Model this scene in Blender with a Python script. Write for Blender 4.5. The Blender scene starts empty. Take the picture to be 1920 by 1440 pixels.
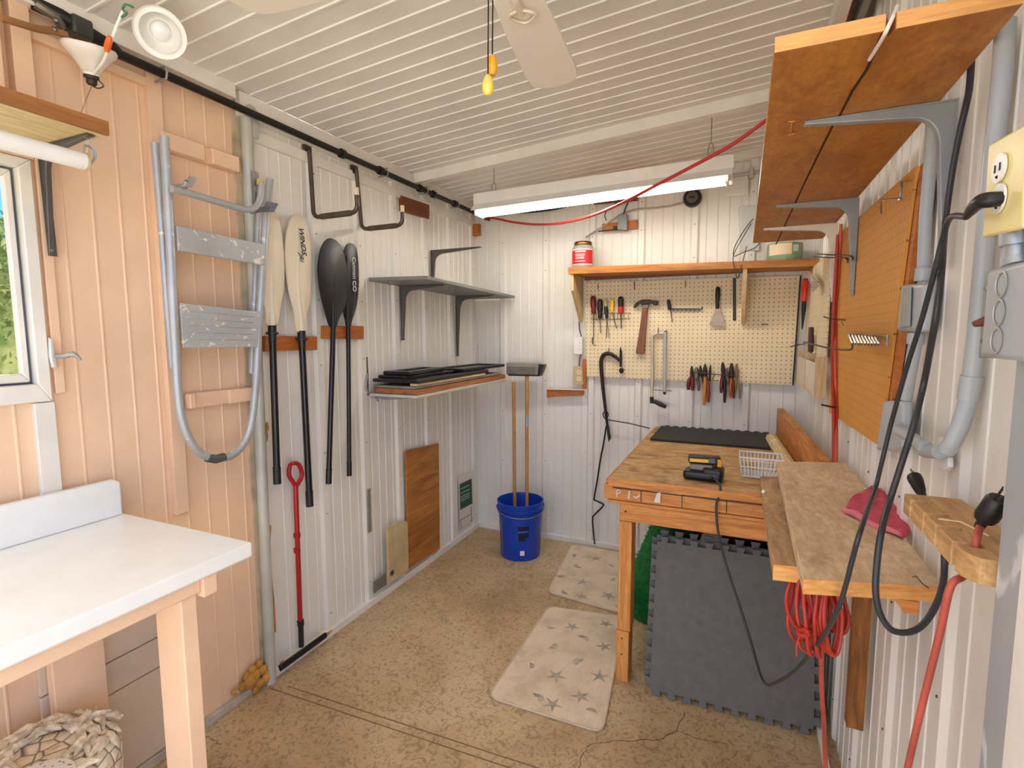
import bpy, bmesh, math, random
from mathutils import Vector as V, Matrix, noise as mnoise
random.seed(7)
S = bpy.context.scene
COL = S.collection

# ---------------------------------------------------------------- camera
FPX, CAMZ = 967.57, 1.45
_y, _p, _r = (math.radians(a) for a in (24.014, 5.628, 0.202))
_f = V((-math.sin(_y) * math.cos(_p), math.cos(_y) * math.cos(_p), -math.sin(_p)))
_x = V((math.cos(_y), math.sin(_y), 0)); _d = _f.cross(_x)
_rx = _x * math.cos(_r) + _d * math.sin(_r); _dn = _d * math.cos(_r) - _x * math.sin(_r)
cam = bpy.data.cameras.new('camera'); cam.sensor_width = 36; cam.lens = FPX / 1920 * 36
cam.clip_start = .02; cam.clip_end = 200
co = bpy.data.objects.new('camera', cam); COL.objects.link(co)
mm = Matrix((_rx, -_dn, -_f)).transposed().to_4x4(); mm.translation = (0, 0, CAMZ)
co.matrix_world = mm; S.camera = co

# ---------------------------------------------------------------- light and exposure
S.view_settings.view_transform = 'Standard'; S.view_settings.look = 'None'
S.view_settings.gamma = 1; S.view_settings.use_curve_mapping = False
S.view_settings.exposure = 0.38
w = bpy.data.worlds.new('sky'); S.world = w; w.use_nodes = True
nt = w.node_tree; bg = nt.nodes['Background']
tc = nt.nodes.new('ShaderNodeTexCoord'); sp = nt.nodes.new('ShaderNodeSeparateXYZ')
rp = nt.nodes.new('ShaderNodeValToRGB')
nt.links.new(tc.outputs['Generated'], sp.inputs[0]); nt.links.new(sp.outputs['Z'], rp.inputs[0])
nt.links.new(rp.outputs[0], bg.inputs['Color'])
SKY = [(0.0, (.95, .92, .86)), (.03, (.92, .94, .96)), (.13, (.10, .32, .80)), (.24, (.06, .26, .74)), (.40, (.97, .98, 1.0)), (1.0, (1.0, .99, .97))]
el = rp.color_ramp.elements
while len(el) < len(SKY): el.new(.5)
for e, (p, c) in zip(el, SKY): e.position = p; e.color = (*c, 1)
bg.inputs['Strength'].default_value = 2.2
sun = bpy.data.lights.new('sun', 'SUN'); sun.energy = 9.0; sun.angle = .01; sun.color = (1, .95, .86)
so = bpy.data.objects.new('sun', sun); COL.objects.link(so)
so.rotation_euler = V((.25, -.62, -.75)).to_track_quat('-Z', 'Y').to_euler(); so.location = (-4, 8, 9)

# ---------------------------------------------------------------- the room's planes (metres)
XL, YB, XR = -1.778, 3.346, .355           # left wall, back wall, right wall; floor z = 0
def ceil_z(x): return 2.352 + .07 * (x - XL)
# a sight line of the photograph meets a real plane of the room: these give the metre position of a thing lying on it
def ray(x, y): return _rx * ((x - 960) / FPX) + _dn * ((y - 720) / FPX) + _f
_O = V((0, 0, CAMZ))
def X(x, y, v): d = ray(x, y); return _O + d * (v / d.x)
def D(x, y, v): d = ray(x, y); return _O + d * (v / d.y)
def F(x, y, v=0): d = ray(x, y); return _O + d * ((v - CAMZ) / d.z)
def L(x, y, o=0): return X(x, y, XL + o)
def B(x, y, o=0): return D(x, y, YB - o)
def R(x, y, o=0): return X(x, y, XR - o)

# ---------------------------------------------------------------- materials
def lin(c):
    c = c / 255
    return c / 12.92 if c <= .04045 else ((c + .055) / 1.055) ** 2.4
def rgb(c): return (lin(c[0]), lin(c[1]), lin(c[2]), 1)
class Mt:
    def __init__(s, name, rough=.5, metal=0, spec=.5):
        s.m = bpy.data.materials.new(name); s.m.use_nodes = True; s.n = s.m.node_tree
        s.b = s.n.nodes['Principled BSDF']; s.b.inputs['Roughness'].default_value = rough
        s.b.inputs['Metallic'].default_value = metal
        s.b.inputs['Specular IOR Level'].default_value = spec
        s.tc = s.n.nodes.new('ShaderNodeTexCoord')
    def node(s, t, **k):
        q = s.n.nodes.new('ShaderNode' + t)
        for a, b in k.items(): setattr(q, a, b)
        return q
    def link(s, a, b): s.n.links.new(a, b)
    def coord(s, scale=(1, 1, 1)):
        q = s.node('Mapping'); q.inputs['Scale'].default_value = scale
        s.link(s.tc.outputs['Object'], q.inputs[0]); return q.outputs[0]
    def noise(s, vec, scale=5, detail=4, rough=.55, dist=0):
        q = s.node('TexNoise'); q.inputs['Scale'].default_value = scale; q.inputs['Detail'].default_value = detail
        q.inputs['Roughness'].default_value = rough; q.inputs['Distortion'].default_value = dist
        s.link(vec, q.inputs['Vector']); return q.outputs['Fac']
    def ramp(s, fac, stops):
        q = s.node('ValToRGB'); e = q.color_ramp.elements
        while len(e) < len(stops): e.new(.5)
        for a, (p, c) in zip(e, stops): a.position = p; a.color = rgb(c) if len(c) == 3 else c
        s.link(fac, q.inputs[0]); return q.outputs[0]
    def mix(s, fac, a, b, mode='MIX'):
        q = s.node('MixRGB', blend_type=mode)
        for i, v in ((0, fac), (1, a), (2, b)):
            if hasattr(v, 'links') or hasattr(v, 'is_linked'): s.link(v, q.inputs[i])
            else: q.inputs[i].default_value = v if i == 0 else rgb(v)
        return q.outputs[0]
    def color(s, c):
        if hasattr(c, 'is_linked'): s.link(c, s.b.inputs['Base Color'])
        else: s.b.inputs['Base Color'].default_value = rgb(c)
        return s
    def bump(s, h, strength=.2, dist=.01):
        q = s.node('Bump'); q.inputs['Strength'].default_value = strength; q.inputs['Distance'].default_value = dist
        s.link(h, q.inputs['Height']); s.link(q.outputs[0], s.b.inputs['Normal']); return s
def plain(name, c, rough=.5, metal=0, var=.08, scale=9, bump=0, spec=.5):
    m = Mt(name, rough, metal, spec); v = m.coord()
    f = m.noise(v, scale)
    m.color(m.ramp(f, [(.3, [a * (1 - var) for a in c]), (.7, [min(255, a * (1 + var * .5)) for a in c])]))
    if bump: m.bump(m.noise(v, scale * 12), bump, .003)
    return m.m
def wood(name, c1, c2, axis='x', scale=1.0, rough=.55, dark=None, knots=.5, st=.9):
    m = Mt(name, rough); s = [9 * scale] * 3; s['xyz'.index(axis)] = st * scale
    v = m.coord(s); a = m.noise(v, 2.2, 6, .6, 1.6)
    v2 = m.coord([q * 5 for q in s]); b = m.noise(v2, 3, 3, .6, .3)
    base = m.ramp(a, [(.32, c1), (.62, c2)])
    fine = m.ramp(b, [(.35, (150, 150, 150)), (.65, (255, 255, 255))])
    out = m.mix(.35, base, fine, 'MULTIPLY')
    if dark:
        d = m.ramp(m.noise(m.coord([q * .45 for q in s]), 2.0, 4, .6, 1.0), [(.52, (0, 0, 0)), (.68, (255, 255, 255))])
        sc = m.node('Math', operation='MULTIPLY'); m.link(d, sc.inputs[0]); sc.inputs[1].default_value = knots
        out = m.mix(sc.outputs[0], out, dark)
    m.color(out); m.bump(b, .06, .002)
    return m.m
def peg(name, c, hole, axes, pitch=.0254, r=.12, var=.05, rough=.6):
    m = Mt(name, rough); v = m.node('Vector' + 'Math', operation='MULTIPLY')
    m.link(m.tc.outputs['Object'], v.inputs[0]); v.inputs[1].default_value = [1 / pitch if a in axes else 0 for a in 'xyz']
    f = m.node('VectorMath', operation='FRACTION'); m.link(v.outputs[0], f.inputs[0])
    q = m.node('VectorMath', operation='SUBTRACT'); m.link(f.outputs[0], q.inputs[0]); q.inputs[1].default_value = [.5 if a in axes else 0 for a in 'xyz']
    ln = m.node('VectorMath', operation='LENGTH'); m.link(q.outputs[0], ln.inputs[0])
    lt = m.node('Math', operation='LESS_THAN'); m.link(ln.outputs['Value'], lt.inputs[0]); lt.inputs[1].default_value = r
    base = m.ramp(m.noise(m.coord(), 4, 4), [(.3, [a * (1 - var) for a in c]), (.7, c)])
    m.color(m.mix(lt.outputs[0], base, hole)); return m.m
def splat(name, c, spot, thr=.62, scale=22, rough=.45, metal=.3, stretch=(1, 1, 1)):
    m = Mt(name, rough, metal); v = m.coord(stretch)
    f = m.ramp(m.noise(v, scale, 3, .5, .6), [(thr, (0, 0, 0)), (thr + .03, (255, 255, 255))])
    base = m.ramp(m.noise(v, 6), [(.3, [a * .9 for a in c]), (.7, c)])
    m.color(m.mix(f, base, spot)); return m.m
def emit(name, c, k):
    m = Mt(name); m.color(c); m.b.inputs['Emission Color'].default_value = rgb(c); m.b.inputs['Emission Strength'].default_value = k
    return m.m
def glassy(name, c=(255, 255, 255), rough=.02):
    m = Mt(name, rough); m.color(c); m.b.inputs['Transmission Weight'].default_value = 1; m.b.inputs['IOR'].default_value = 1.45
    return m.m

def wallmat():
    m = Mt('white painted metal', .42); v = m.coord()
    base = m.ramp(m.noise(v, 2.2, 5), [(.3, (228, 222, 211)), (.7, (238, 234, 226))])
    sp_ = m.ramp(m.noise(m.coord((30, 30, 4)), 2.0, 4, .6), [(.66, (0, 0, 0)), (.76, (70, 70, 70))])
    m.color(m.mix(sp_, base, (170, 150, 125))); return m.m
def floormat():
    m = Mt('stained concrete', .55); v = m.coord()
    base = m.ramp(m.noise(v, 1.7, 6, .6, .4), [(.28, (162, 132, 94)), (.5, (192, 164, 125)), (.74, (216, 194, 160))])
    curl = m.noise(v, 26, 5, .65, 2.6)
    curl2 = m.ramp(curl, [(.40, (120, 96, 68)), (.50, (255, 255, 255)), (.60, (255, 255, 255)), (.68, (255, 240, 215))])
    c = m.mix(.45, base, curl2, 'MULTIPLY')
    fl = m.ramp(m.noise(v, 48, 3, .6, 1.8), [(.64, (0, 0, 0)), (.72, (150, 150, 150))])
    c = m.mix(fl, c, (205, 184, 152))
    dk = m.ramp(m.noise(v, 70, 2, .5, .5), [(.70, (0, 0, 0)), (.78, (140, 140, 140))])
    m.color(m.mix(dk, c, (84, 64, 44))); m.bump(curl, .12, .004); return m.m
def plymat(name, c1, c2, c3, axis='z', scale=1):
    m = Mt(name, .55); s = [7 * scale] * 3; s['xyz'.index(axis)] = 1.6 * scale
    v = m.coord(s); n = m.node('TexWave', wave_type='RINGS'); n.inputs['Scale'].default_value = .55
    n.inputs['Distortion'].default_value = 7; n.inputs['Detail'].default_value = 3; n.inputs['Detail Scale'].default_value = 1.2
    m.link(v, n.inputs[0]); m.color(m.ramp(n.outputs['Fac'], [(.1, c1), (.5, c2), (.9, c3)])); return m.m

WALL = wallmat(); FLOOR = floormat()
CEIL = plain('white ceiling paint', (236, 232, 225), .45, var=.04, scale=2.5)
TRIM = plain('white trim paint', (236, 230, 220), .4, var=.05, scale=5)
PEACH = plain('peach wall paint', (241, 204, 170), .5, var=.05, scale=3)
PEACH2 = plain('peach trim paint', (242, 204, 170), .45, var=.05, scale=5)
BEIGE = plain('beige board paint', (220, 200, 178), .55, var=.06, scale=4)
COUNTER = plain('white laminate', (244, 243, 240), .3, var=.02, scale=8)
DARKJ = plain('dark joint', (96, 76, 54), .9, var=.2)
CRACK = plain('crack brown', (110, 88, 64), .9, var=.2)
GALV = splat('galvanised steel', (188, 194, 199), (222, 226, 230), .58, 14, .45, .3, (1, 1, .35))
STEEL = plain('grey steel', (168, 168, 166), .38, .6, .1, 12)
GREYP = plain('grey painted pipe', (194, 194, 184), .4, .15, .08, 7)
GREYPLAS = plain('grey conduit plastic', (176, 181, 184), .35, 0, .04, 6)
LADDER = splat('splattered aluminium', (190, 193, 195), (226, 220, 206), .66, 20, .38, .35)
LADPL = splat('paint splattered tread', (188, 190, 190), (232, 226, 212), .62, 30, .45, .2, (1, 1, 1.5))
BLACKM = plain('black iron', (34, 31, 30), .45, .3, .2, 12)
BLACKP = plain('black plastic', (26, 26, 28), .4, 0, .12, 14)
BLACKG = plain('glossy black plastic', (20, 20, 23), .25, 0, .1, 14)
RUBBER = plain('dark grey foam', (104, 101, 97), .75, 0, .07, 30, .15)
RUBBER2 = plain('black foam', (48, 46, 44), .8, 0, .1, 20, .1)
CABLE = plain('black rubber cable', (48, 49, 52), .42, 0, .1, 10)
REDC = plain('red cord jacket', (180, 48, 30), .42, 0, .08, 15)
REDC2 = plain('faded red cord jacket', (190, 86, 68), .5, 0, .15, 12)
REDP = plain('red plastic', (172, 20, 28), .3, 0, .06, 12)
BLUE = plain('blue bucket plastic', (10, 64, 178), .35, 0, .06, 6)
CREAM = plain('cream plastic', (236, 226, 204), .4, 0, .03, 6)
YELLOWP = plain('ivory yellow plate', (240, 222, 150), .35, 0, .03, 6)
WHITEP = plain('white plastic', (240, 238, 233), .35, 0, .03, 6)
WIREW = plain('white coated wire', (240, 240, 238), .35, 0, .02, 6)
CHROME = plain('bright wire', (150, 148, 142), .3, .8, .1, 20)
DWIRE = plain('dark wire', (84, 74, 66), .4, .6, .15, 20)
BRONZE = plain('brown hook metal', (96, 84, 70), .35, .6, .15, 10)
COPPER = plain('copper lid', (150, 96, 54), .3, .8, .1, 10)
BKT = plain('dark bracket enamel', (92, 90, 86), .4, .2, .1, 8)
BKTG = plain('grey bracket enamel', (150, 156, 160), .35, .2, .06, 8)
SHELFG = plain('grey shelf board', (132, 132, 128), .45, .1, .08, 5)
W_OR = wood('orange pine', (196, 116, 48), (232, 158, 82), 'x', 1.2)
W_ORY = wood('orange pine lengthwise', (176, 104, 42), (222, 148, 74), 'y', 1.2, dark=(120, 66, 24))
W_ORZ = wood('orange pine post', (206, 130, 58), (238, 168, 92), 'z', 1.2)
W_SHELF = wood('stained plank', (172, 104, 36), (200, 132, 54), 'y', .8, .45, dark=(132, 76, 26), knots=.6, st=4)
W_END = wood('sawn end grain', (226, 150, 74), (244, 180, 104), 'x', 1.0)
W_BSH = wood('stained shelf pine', (172, 100, 34), (206, 138, 62), 'x', 1.0, .5, dark=(110, 58, 20), knots=.4)
W_TOP = wood('worn benchtop', (158, 120, 70), (210, 170, 114), 'x', 1.0, .6, dark=(92, 60, 28), knots=.85, st=4)
W_PLK = wood('worn grey plank', (204, 170, 130), (232, 203, 165), 'y', .7, .6, dark=(150, 114, 76), knots=.45, st=3)
W_PLK2 = wood('dirty plank', (158, 120, 80), (200, 160, 116), 'y', 1.0, .6, dark=(96, 70, 46), knots=.8, st=3)
W_PALE = wood('pale pine', (214, 178, 128), (234, 204, 158), 'z', 1.0)
W_HOLD = wood('pale cut pine', (190, 140, 88), (216, 172, 116), 'y', 1.2, .6)
W_RED = wood('orange brown rail', (176, 92, 28), (204, 120, 46), 'y', 1.0)
W_DK = wood('dark stained board', (112, 56, 18), (142, 76, 28), 'y', 1.0)
W_POST = wood('dark knotty post', (126, 74, 26), (176, 112, 50), 'z', 1.2, .5, dark=(72, 40, 16), knots=.8)
W_HAND = wood('hammer handle hickory', (112, 58, 28), (146, 84, 44), 'z', 2, .4)
W_POLE = wood('varnished broom pole', (172, 112, 46), (206, 148, 78), 'z', 2, .4)
W_LSH = wood('window shelf pine', (232, 206, 142), (246, 228, 176), 'y', .9, .5)
W_LSE = wood('window shelf edge', (150, 94, 44), (176, 116, 62), 'y', .9, .5)
PLY = wood('rotary cut plywood', (150, 86, 30), (204, 136, 62), 'y', .55, dark=(134, 72, 24), knots=.8)
PEGB = peg('cream pegboard', (240, 220, 180), (120, 92, 60), 'xz', r=.13)
PEGR = peg('tan pegboard', (216, 150, 58), (150, 96, 34), 'yz', r=.11)
PEGS = peg('pale pegboard', (232, 214, 178), (160, 134, 98), 'yz', r=.09)
TURF = plain('green turf', (18, 118, 48), .85, 0, .35, 40, .6)
PINK = plain('pink towel cloth', (208, 84, 100), .9, 0, .15, 30, .4)
FOAM = plain('dried spray foam', (196, 140, 58), .6, 0, .3, 9, .3)
CARDB = plain('tan paper', (206, 182, 138), .7, 0, .1, 6)
HAND_R = plain('maroon handle', (120, 22, 36), .3, 0, .1, 12)
HAND_Y = plain('yellow handle', (238, 190, 40), .35, 0, .05, 12)
HAND_O = plain('orange grip', (216, 140, 46), .4, 0, .1, 12)
HAND_RED = plain('bright red grip', (212, 40, 30), .35, 0, .06, 12)
TOOLM = plain('worn tool steel', (120, 114, 104), .4, .7, .15, 20)
TOOLD = plain('dark tool steel', (58, 50, 46), .45, .5, .2, 20)
GREYT = plain('grey tape', (150, 150, 148), .5, 0, .06, 9)

# ---------------------------------------------------------------- mesh helpers
class M:
    def __init__(s): s.b = bmesh.new()
    def hexa(s, p):                         # 8 corners: bottom ring then top ring
        v = [s.b.verts.new(q) for q in p]
        for f in ((3, 2, 1, 0), (4, 5, 6, 7), (0, 1, 5, 4), (1, 2, 6, 5), (2, 3, 7, 6), (3, 0, 4, 7)): s.b.faces.new([v[i] for i in f])
        return s
    def box(s, a, b):
        (x0, y0, z0), (x1, y1, z1) = [min(p, q) for p, q in zip(a, b)], [max(p, q) for p, q in zip(a, b)]
        return s.hexa([(x0, y0, z0), (x1, y0, z0), (x1, y1, z0), (x0, y1, z0), (x0, y0, z1), (x1, y0, z1), (x1, y1, z1), (x0, y1, z1)])
    def obox(s, c, u, v, w):                # centre and three half axes
        c, u, v, w = V(c), V(u), V(v), V(w)
        return s.hexa([c - u - v - w, c + u - v - w, c + u + v - w, c - u + v - w, c - u - v + w, c + u - v + w, c + u + v + w, c - u + v + w])
    def prism(s, pts, vec):
        vec = V(vec); a = [s.b.verts.new(V(p)) for p in pts]; b = [s.b.verts.new(V(p) + vec) for p in pts]; n = len(a)
        s.b.faces.new(a); s.b.faces.new(b[::-1])
        for i in range(n): s.b.faces.new((a[i], b[i], b[(i + 1) % n], a[(i + 1) % n]))
        return s
    def loft(s, rings, cap=True):
        rs = [[s.b.verts.new(p) for p in r] for r in rings]; n = len(rs[0])
        for r, q in zip(rs, rs[1:]):
            for i in range(n): s.b.faces.new((r[i], r[(i + 1) % n], q[(i + 1) % n], q[i]))
        if cap: s.b.faces.new(rs[0][::-1]); s.b.faces.new(rs[-1])
        return s
    def tube(s, pts, r, seg=10, smooth=0, closed=False, flat=None):
        pts = [V(p) for p in pts]
        if smooth: pts, r = spline(pts, smooth, closed, r)
        n = len(pts); rr = r if isinstance(r, (list, tuple)) else [r] * n
        rings = []; up = None
        for i, p in enumerate(pts):
            a = pts[i - 1] if (i or closed) else pts[i]; b = pts[(i + 1) % n] if (i < n - 1 or closed) else pts[i]
            t = (b - a).normalized() if (b - a).length > 1e-9 else V((0, 0, 1))
            if up is None: up = t.orthogonal().normalized() if flat is None else V(flat)
            up = (up - t * up.dot(t)); up = up.normalized() if up.length > 1e-6 else t.orthogonal().normalized()
            q = t.cross(up)
            rings.append([p + (up * math.cos(2 * math.pi * k / seg) + q * math.sin(2 * math.pi * k / seg)) * rr[i] for k in range(seg)])
        if closed: rings.append(rings[0]); return s.loft(rings, False)
        return s.loft(rings)
    def lathe(s, prof, base, axis=(0, 0, 1), seg=28, cap=True, side=None):
        ax = V(axis).normalized(); u = ax.orthogonal().normalized() if side is None else V(side); q = ax.cross(u); base = V(base)
        rings = [[base + ax * z + (u * math.cos(2 * math.pi * k / seg) + q * math.sin(2 * math.pi * k / seg)) * max(r, 1e-5) for k in range(seg)] for r, z in prof]
        return s.loft(rings, cap)
    def ball(s, c, r, seg=12):
        r = V((r, r, r)) if not hasattr(r, '__len__') else V(r); c = V(c)
        rings = []
        for i in range(seg // 2 + 1):
            a = math.pi * i / (seg // 2); a = min(max(a, .02), math.pi - .02)
            rings.append([c + V((r.x * math.sin(a) * math.cos(2 * math.pi * k / seg), r.y * math.sin(a) * math.sin(2 * math.pi * k / seg), r.z * math.cos(a))) for k in range(seg)])
        return s.loft(rings)
    def grid(s, rows):
        g = [[s.b.verts.new(p) for p in r] for r in rows]
        for a, b in zip(g, g[1:]):
            for i in range(len(a) - 1): s.b.faces.new((a[i], a[i + 1], b[i + 1], b[i]))
        return s
    def ring(s, outer, inner, vec):         # a frame: two matching outlines, extruded
        vec = V(vec); o = [V(p) for p in outer]; i = [V(p) for p in inner]; n = len(o)
        for k in range(n):
            j = (k + 1) % n; s.hexa([o[k], o[j], i[j], i[k], o[k] + vec, o[j] + vec, i[j] + vec, i[k] + vec])
        return s
def spline(pts, k, closed=False, r=None):
    n = len(pts); out = []; ro = []
    rr = r if isinstance(r, (list, tuple)) else [r] * n
    for i in range(n if closed else n - 1):
        p0 = pts[(i - 1) % n] if (closed or i) else pts[0] * 2 - pts[1]
        p1, p2 = pts[i], pts[(i + 1) % n]; p3 = pts[(i + 2) % n] if (closed or i < n - 2) else p2 * 2 - p1
        for j in range(k):
            t = j / k
            out.append(.5 * ((2 * p1) + (p2 - p0) * t + (2 * p0 - 5 * p1 + 4 * p2 - p3) * t * t + (3 * p1 - p0 - 3 * p2 + p3) * t ** 3))
            ro.append(rr[i] * (1 - t) + rr[(i + 1) % n] * t if r is not None else 0)
    if not closed: out.append(pts[-1]); ro.append(rr[-1])
    return out, ro
def root_loc(p):
    while p.parent: p = p.parent
    return p.location
def tag(o, label=None, cat=None, group=None, kind=None):
    for k, v in (('label', label), ('category', cat), ('group', group), ('kind', kind)):
        if v: o[k] = v
    return o
def islands(m):
    m.b.verts.index_update(); seen = set(); out = []
    for v in m.b.verts:
        if v in seen: continue
        st = [v]; seen.add(v); comp = []
        while st:
            q = st.pop(); comp.append(q)
            for e in q.link_edges:
                o = e.other_vert(q)
                if o not in seen: seen.add(o); st.append(o)
        n = M(); mp = {q: n.b.verts.new(q.co) for q in comp}
        for f in {f for q in comp for f in q.link_faces}: n.b.faces.new([mp[q] for q in f.verts])
        out.append(n)
    return out
def each(name, m, mat, parent, **k):        # every loose piece its own part
    return [obj(name, q, mat, parent, **k) for q in islands(m)]
def obj(name, m, mat, parent=None, label=None, cat=None, group=None, kind=None, bev=0, seg=2, sub=0):
    bm = m.b; bmesh.ops.recalc_face_normals(bm, faces=bm.faces[:])
    if parent: org = root_loc(parent).copy()
    else:
        lo = [min(v.co[i] for v in bm.verts) for i in range(3)]; hi = [max(v.co[i] for v in bm.verts) for i in range(3)]
        org = V(((lo[0] + hi[0]) / 2, (lo[1] + hi[1]) / 2, lo[2]))
    bmesh.ops.translate(bm, verts=bm.verts[:], vec=-org)
    me = bpy.data.meshes.new(name); bm.to_mesh(me); bm.free()
    for q in (mat if isinstance(mat, list) else [mat]): me.materials.append(q)
    me.polygons.foreach_set('use_smooth', [True] * len(me.polygons)); me.set_sharp_from_angle(angle=math.radians(38))
    o = bpy.data.objects.new(name, me); COL.objects.link(o)
    if parent: o.parent = parent
    else: o.location = org
    if parent and parent.parent: o.location = (0, 0, 0)
    if bev:
        b = o.modifiers.new('bevel', 'BEVEL'); b.width = bev; b.segments = seg; b.limit_method = 'ANGLE'; b.angle_limit = math.radians(40)
    if sub:
        b = o.modifiers.new('subdivision', 'SUBSURF'); b.levels = b.render_levels = sub
    return tag(o, label, cat, group, kind)
def thing(name, label, cat, loc, group=None, kind=None):
    o = bpy.data.objects.new(name, None); COL.objects.link(o); o.location = V(loc); o.empty_display_size = .05
    return tag(o, label, cat, group, kind)
def structure(name, m, mat, parent=None, bev=0): return obj(name, m, mat, parent, kind=None if parent else 'structure', bev=bev)
def text(name, s, size, at, right, up, mat, parent, depth=.0006, shear=0, bold=0):
    c = bpy.data.curves.new(name, 'FONT'); c.body = s; c.size = size; c.extrude = depth; c.align_x = 'CENTER'; c.align_y = 'CENTER'; c.shear = shear; c.offset = bold
    t = bpy.data.objects.new(name, c); COL.objects.link(t); bpy.context.view_layer.update()
    me = bpy.data.meshes.new_from_object(t.evaluated_get(bpy.context.evaluated_depsgraph_get()))
    bpy.data.objects.remove(t); bpy.data.curves.remove(c)
    r, u = V(right).normalized(), V(up).normalized(); n = r.cross(u); org = V(at) - root_loc(parent)
    for v in me.vertices: v.co = org + r * v.co.x + u * v.co.y + n * v.co.z
    me.materials.clear(); me.materials.append(mat); me.name = name
    o = bpy.data.objects.new(name, me); COL.objects.link(o); o.parent = parent; return o

# ---------------------------------------------------------------- the setting
def ribs(y0, y1, majors, mw, mh, minors, top=None):
    """profile of a ribbed sheet: list of (along, proud)"""
    ev = [(y0, 0)]
    for c, w, h in sorted([(c, mw, mh) for c in majors] + [(c, .009, .0025) for c in minors]):
        if c - w / 2 - .004 <= ev[-1][0] or c + w / 2 > y1: continue
        s = .35 * w if h > .005 else .3 * w
        if h > .005: s = .012
        ev += [(c - w / 2, 0), (c - w / 2 + s, h), (c + w / 2 - s, h), (c + w / 2, 0)]
    ev.append((y1, 0)); return ev
def minors_of(m, n, lo, hi):
    out = []; p = m[1] - m[0]
    a = [m[0] - p] + list(m) + [m[-1] + p]
    for q, r in zip(a, a[1:]): out += [q + (r - q) * k / (n + 1) for k in range(1, n + 1)]
    return [q for q in out if lo < q < hi]
def sheet(m, prof, place, z0, z1):
    m.grid([[place(a, h, z0) for a, h in prof], [place(a, h, z1(a) if callable(z1) else z1) for a, h in prof]]); return m

fl = structure('floor', M().box((XL - .1, -.4, -.06), (.9, YB + .1, 0)), FLOOR)
m = M()                                                             # control joint across the slab, in line with the steel post
for a, b in (((505, 1290), (985, 1450)), ((540, 1287), (1010, 1441))):
    p, q = F(*a), F(*b); n = (q - p).cross(V((0, 0, 1))).normalized() * .0022
    m.prism([p + n, q + n, q - n, p - n], (0, 0, .0012))
structure('joint', m, plain('joint brown', (128, 102, 72), .9, 0, .15), fl)
def crack(pts, wd):
    m = M(); P = [F(*p) for p in pts]; Q = []
    for a, b in zip(P, P[1:]):
        for k in range(6): Q.append(a.lerp(b, k / 6) + V((random.uniform(-1, 1), random.uniform(-1, 1), 0)) * .006)
    Q.append(P[-1])
    for a, b in zip(Q, Q[1:]):
        n = (b - a).cross(V((0, 0, 1))).normalized() * wd * random.uniform(.5, 1.2)
        m.prism([a + n, b + n, b - n, a - n], (0, 0, .0008))
    structure('crack', m, CRACK, fl)
crack([(1285, 1335), (1270, 1372), (1225, 1388), (1160, 1388), (1100, 1398), (1085, 1440)], .0016)
crack([(1270, 1372), (1310, 1385), (1365, 1396)], .001)
crack([(376, 1380), (400, 1386), (415, 1396)], .001)
structure('ground', M().box((-14, -14, -.12), (10, 14, -.065)), plain('patio concrete', (214, 206, 192), .8, 0, .08, 2))

# left wall: cream ribbed sheet beyond the steel post, peach tongue-and-groove panel this side of it, with the window
lm = [1.807, 2.10, 2.39, 2.688, 2.98, 3.285]
structure('wall_left', sheet(M(), ribs(1.46, YB, lm, .062, .014, minors_of(lm, 4, 1.47, YB)), lambda a, h, z: (XL + h, a, z), 0, 2.36), WALL)
WY0, WY1, WZ0, WZ1 = .10, .775, 1.29, 1.905
def peach(y0, y1, z0, z1, m):
    g = [y for y in [.859 + .0755 * k for k in range(-32, 9)] if y0 + .01 < y < y1 - .01]
    sheet(m, ribs(y0, y1, [], 1, 1, g), lambda a, h, z: (XL + h * 1.3, a, z), z0, z1)
m = M(); peach(-.4, WY0, 0, 2.36, m); peach(WY0, WY1, 0, WZ0, m); peach(WY0, WY1, WZ1, 2.36, m); peach(WY1, 1.425, 0, 2.36, m)
structure('wall_left', m, PEACH)
structure('trim_1', M().box((XL - .002, 1.415, 0), (XL + .010, 1.462, 2.35)), plain('weathered strip', (196, 178, 150), .6, 0, .2, 8))
structure('trim_2', M().box((XL, 1.105, .83), (XL + .022, 1.150, 2.36)), PEACH2, bev=.002)
structure('trim_3', M().box((XL, .745, .90), (XL + .018, .792, 1.263)), TRIM, bev=.002)
structure('trim_4', M().box((XL, .806, 2.236), (XL + .022, 1.105, 2.262)).box((XL, .806, 2.262), (XL + .008, 1.105, 2.345)), PEACH2, bev=.002)
structure('trim_5', M().box((XL, .763, 1.99), (XL + .035, .806, 2.36)).box((XL, .60, 1.99), (XL + .05, .735, 2.30)), PEACH2, bev=.002)
structure('trim_6', M().box((XL, .7985, 1.285), (XL + .014, .822, 1.96)).box((XL, WY0, 1.919), (XL + .014, .797, 1.94)), PEACH2, bev=.002)
m = M()                                                             # beige boarded lower panel behind the counter
for z0, z1 in ((.035, .325), (.33, .43), (.435, .54)): m.box((XL, .70, z0), (XL + .012, 1.13, z1))
structure('trim_7', m, BEIGE, bev=.0015)
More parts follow.
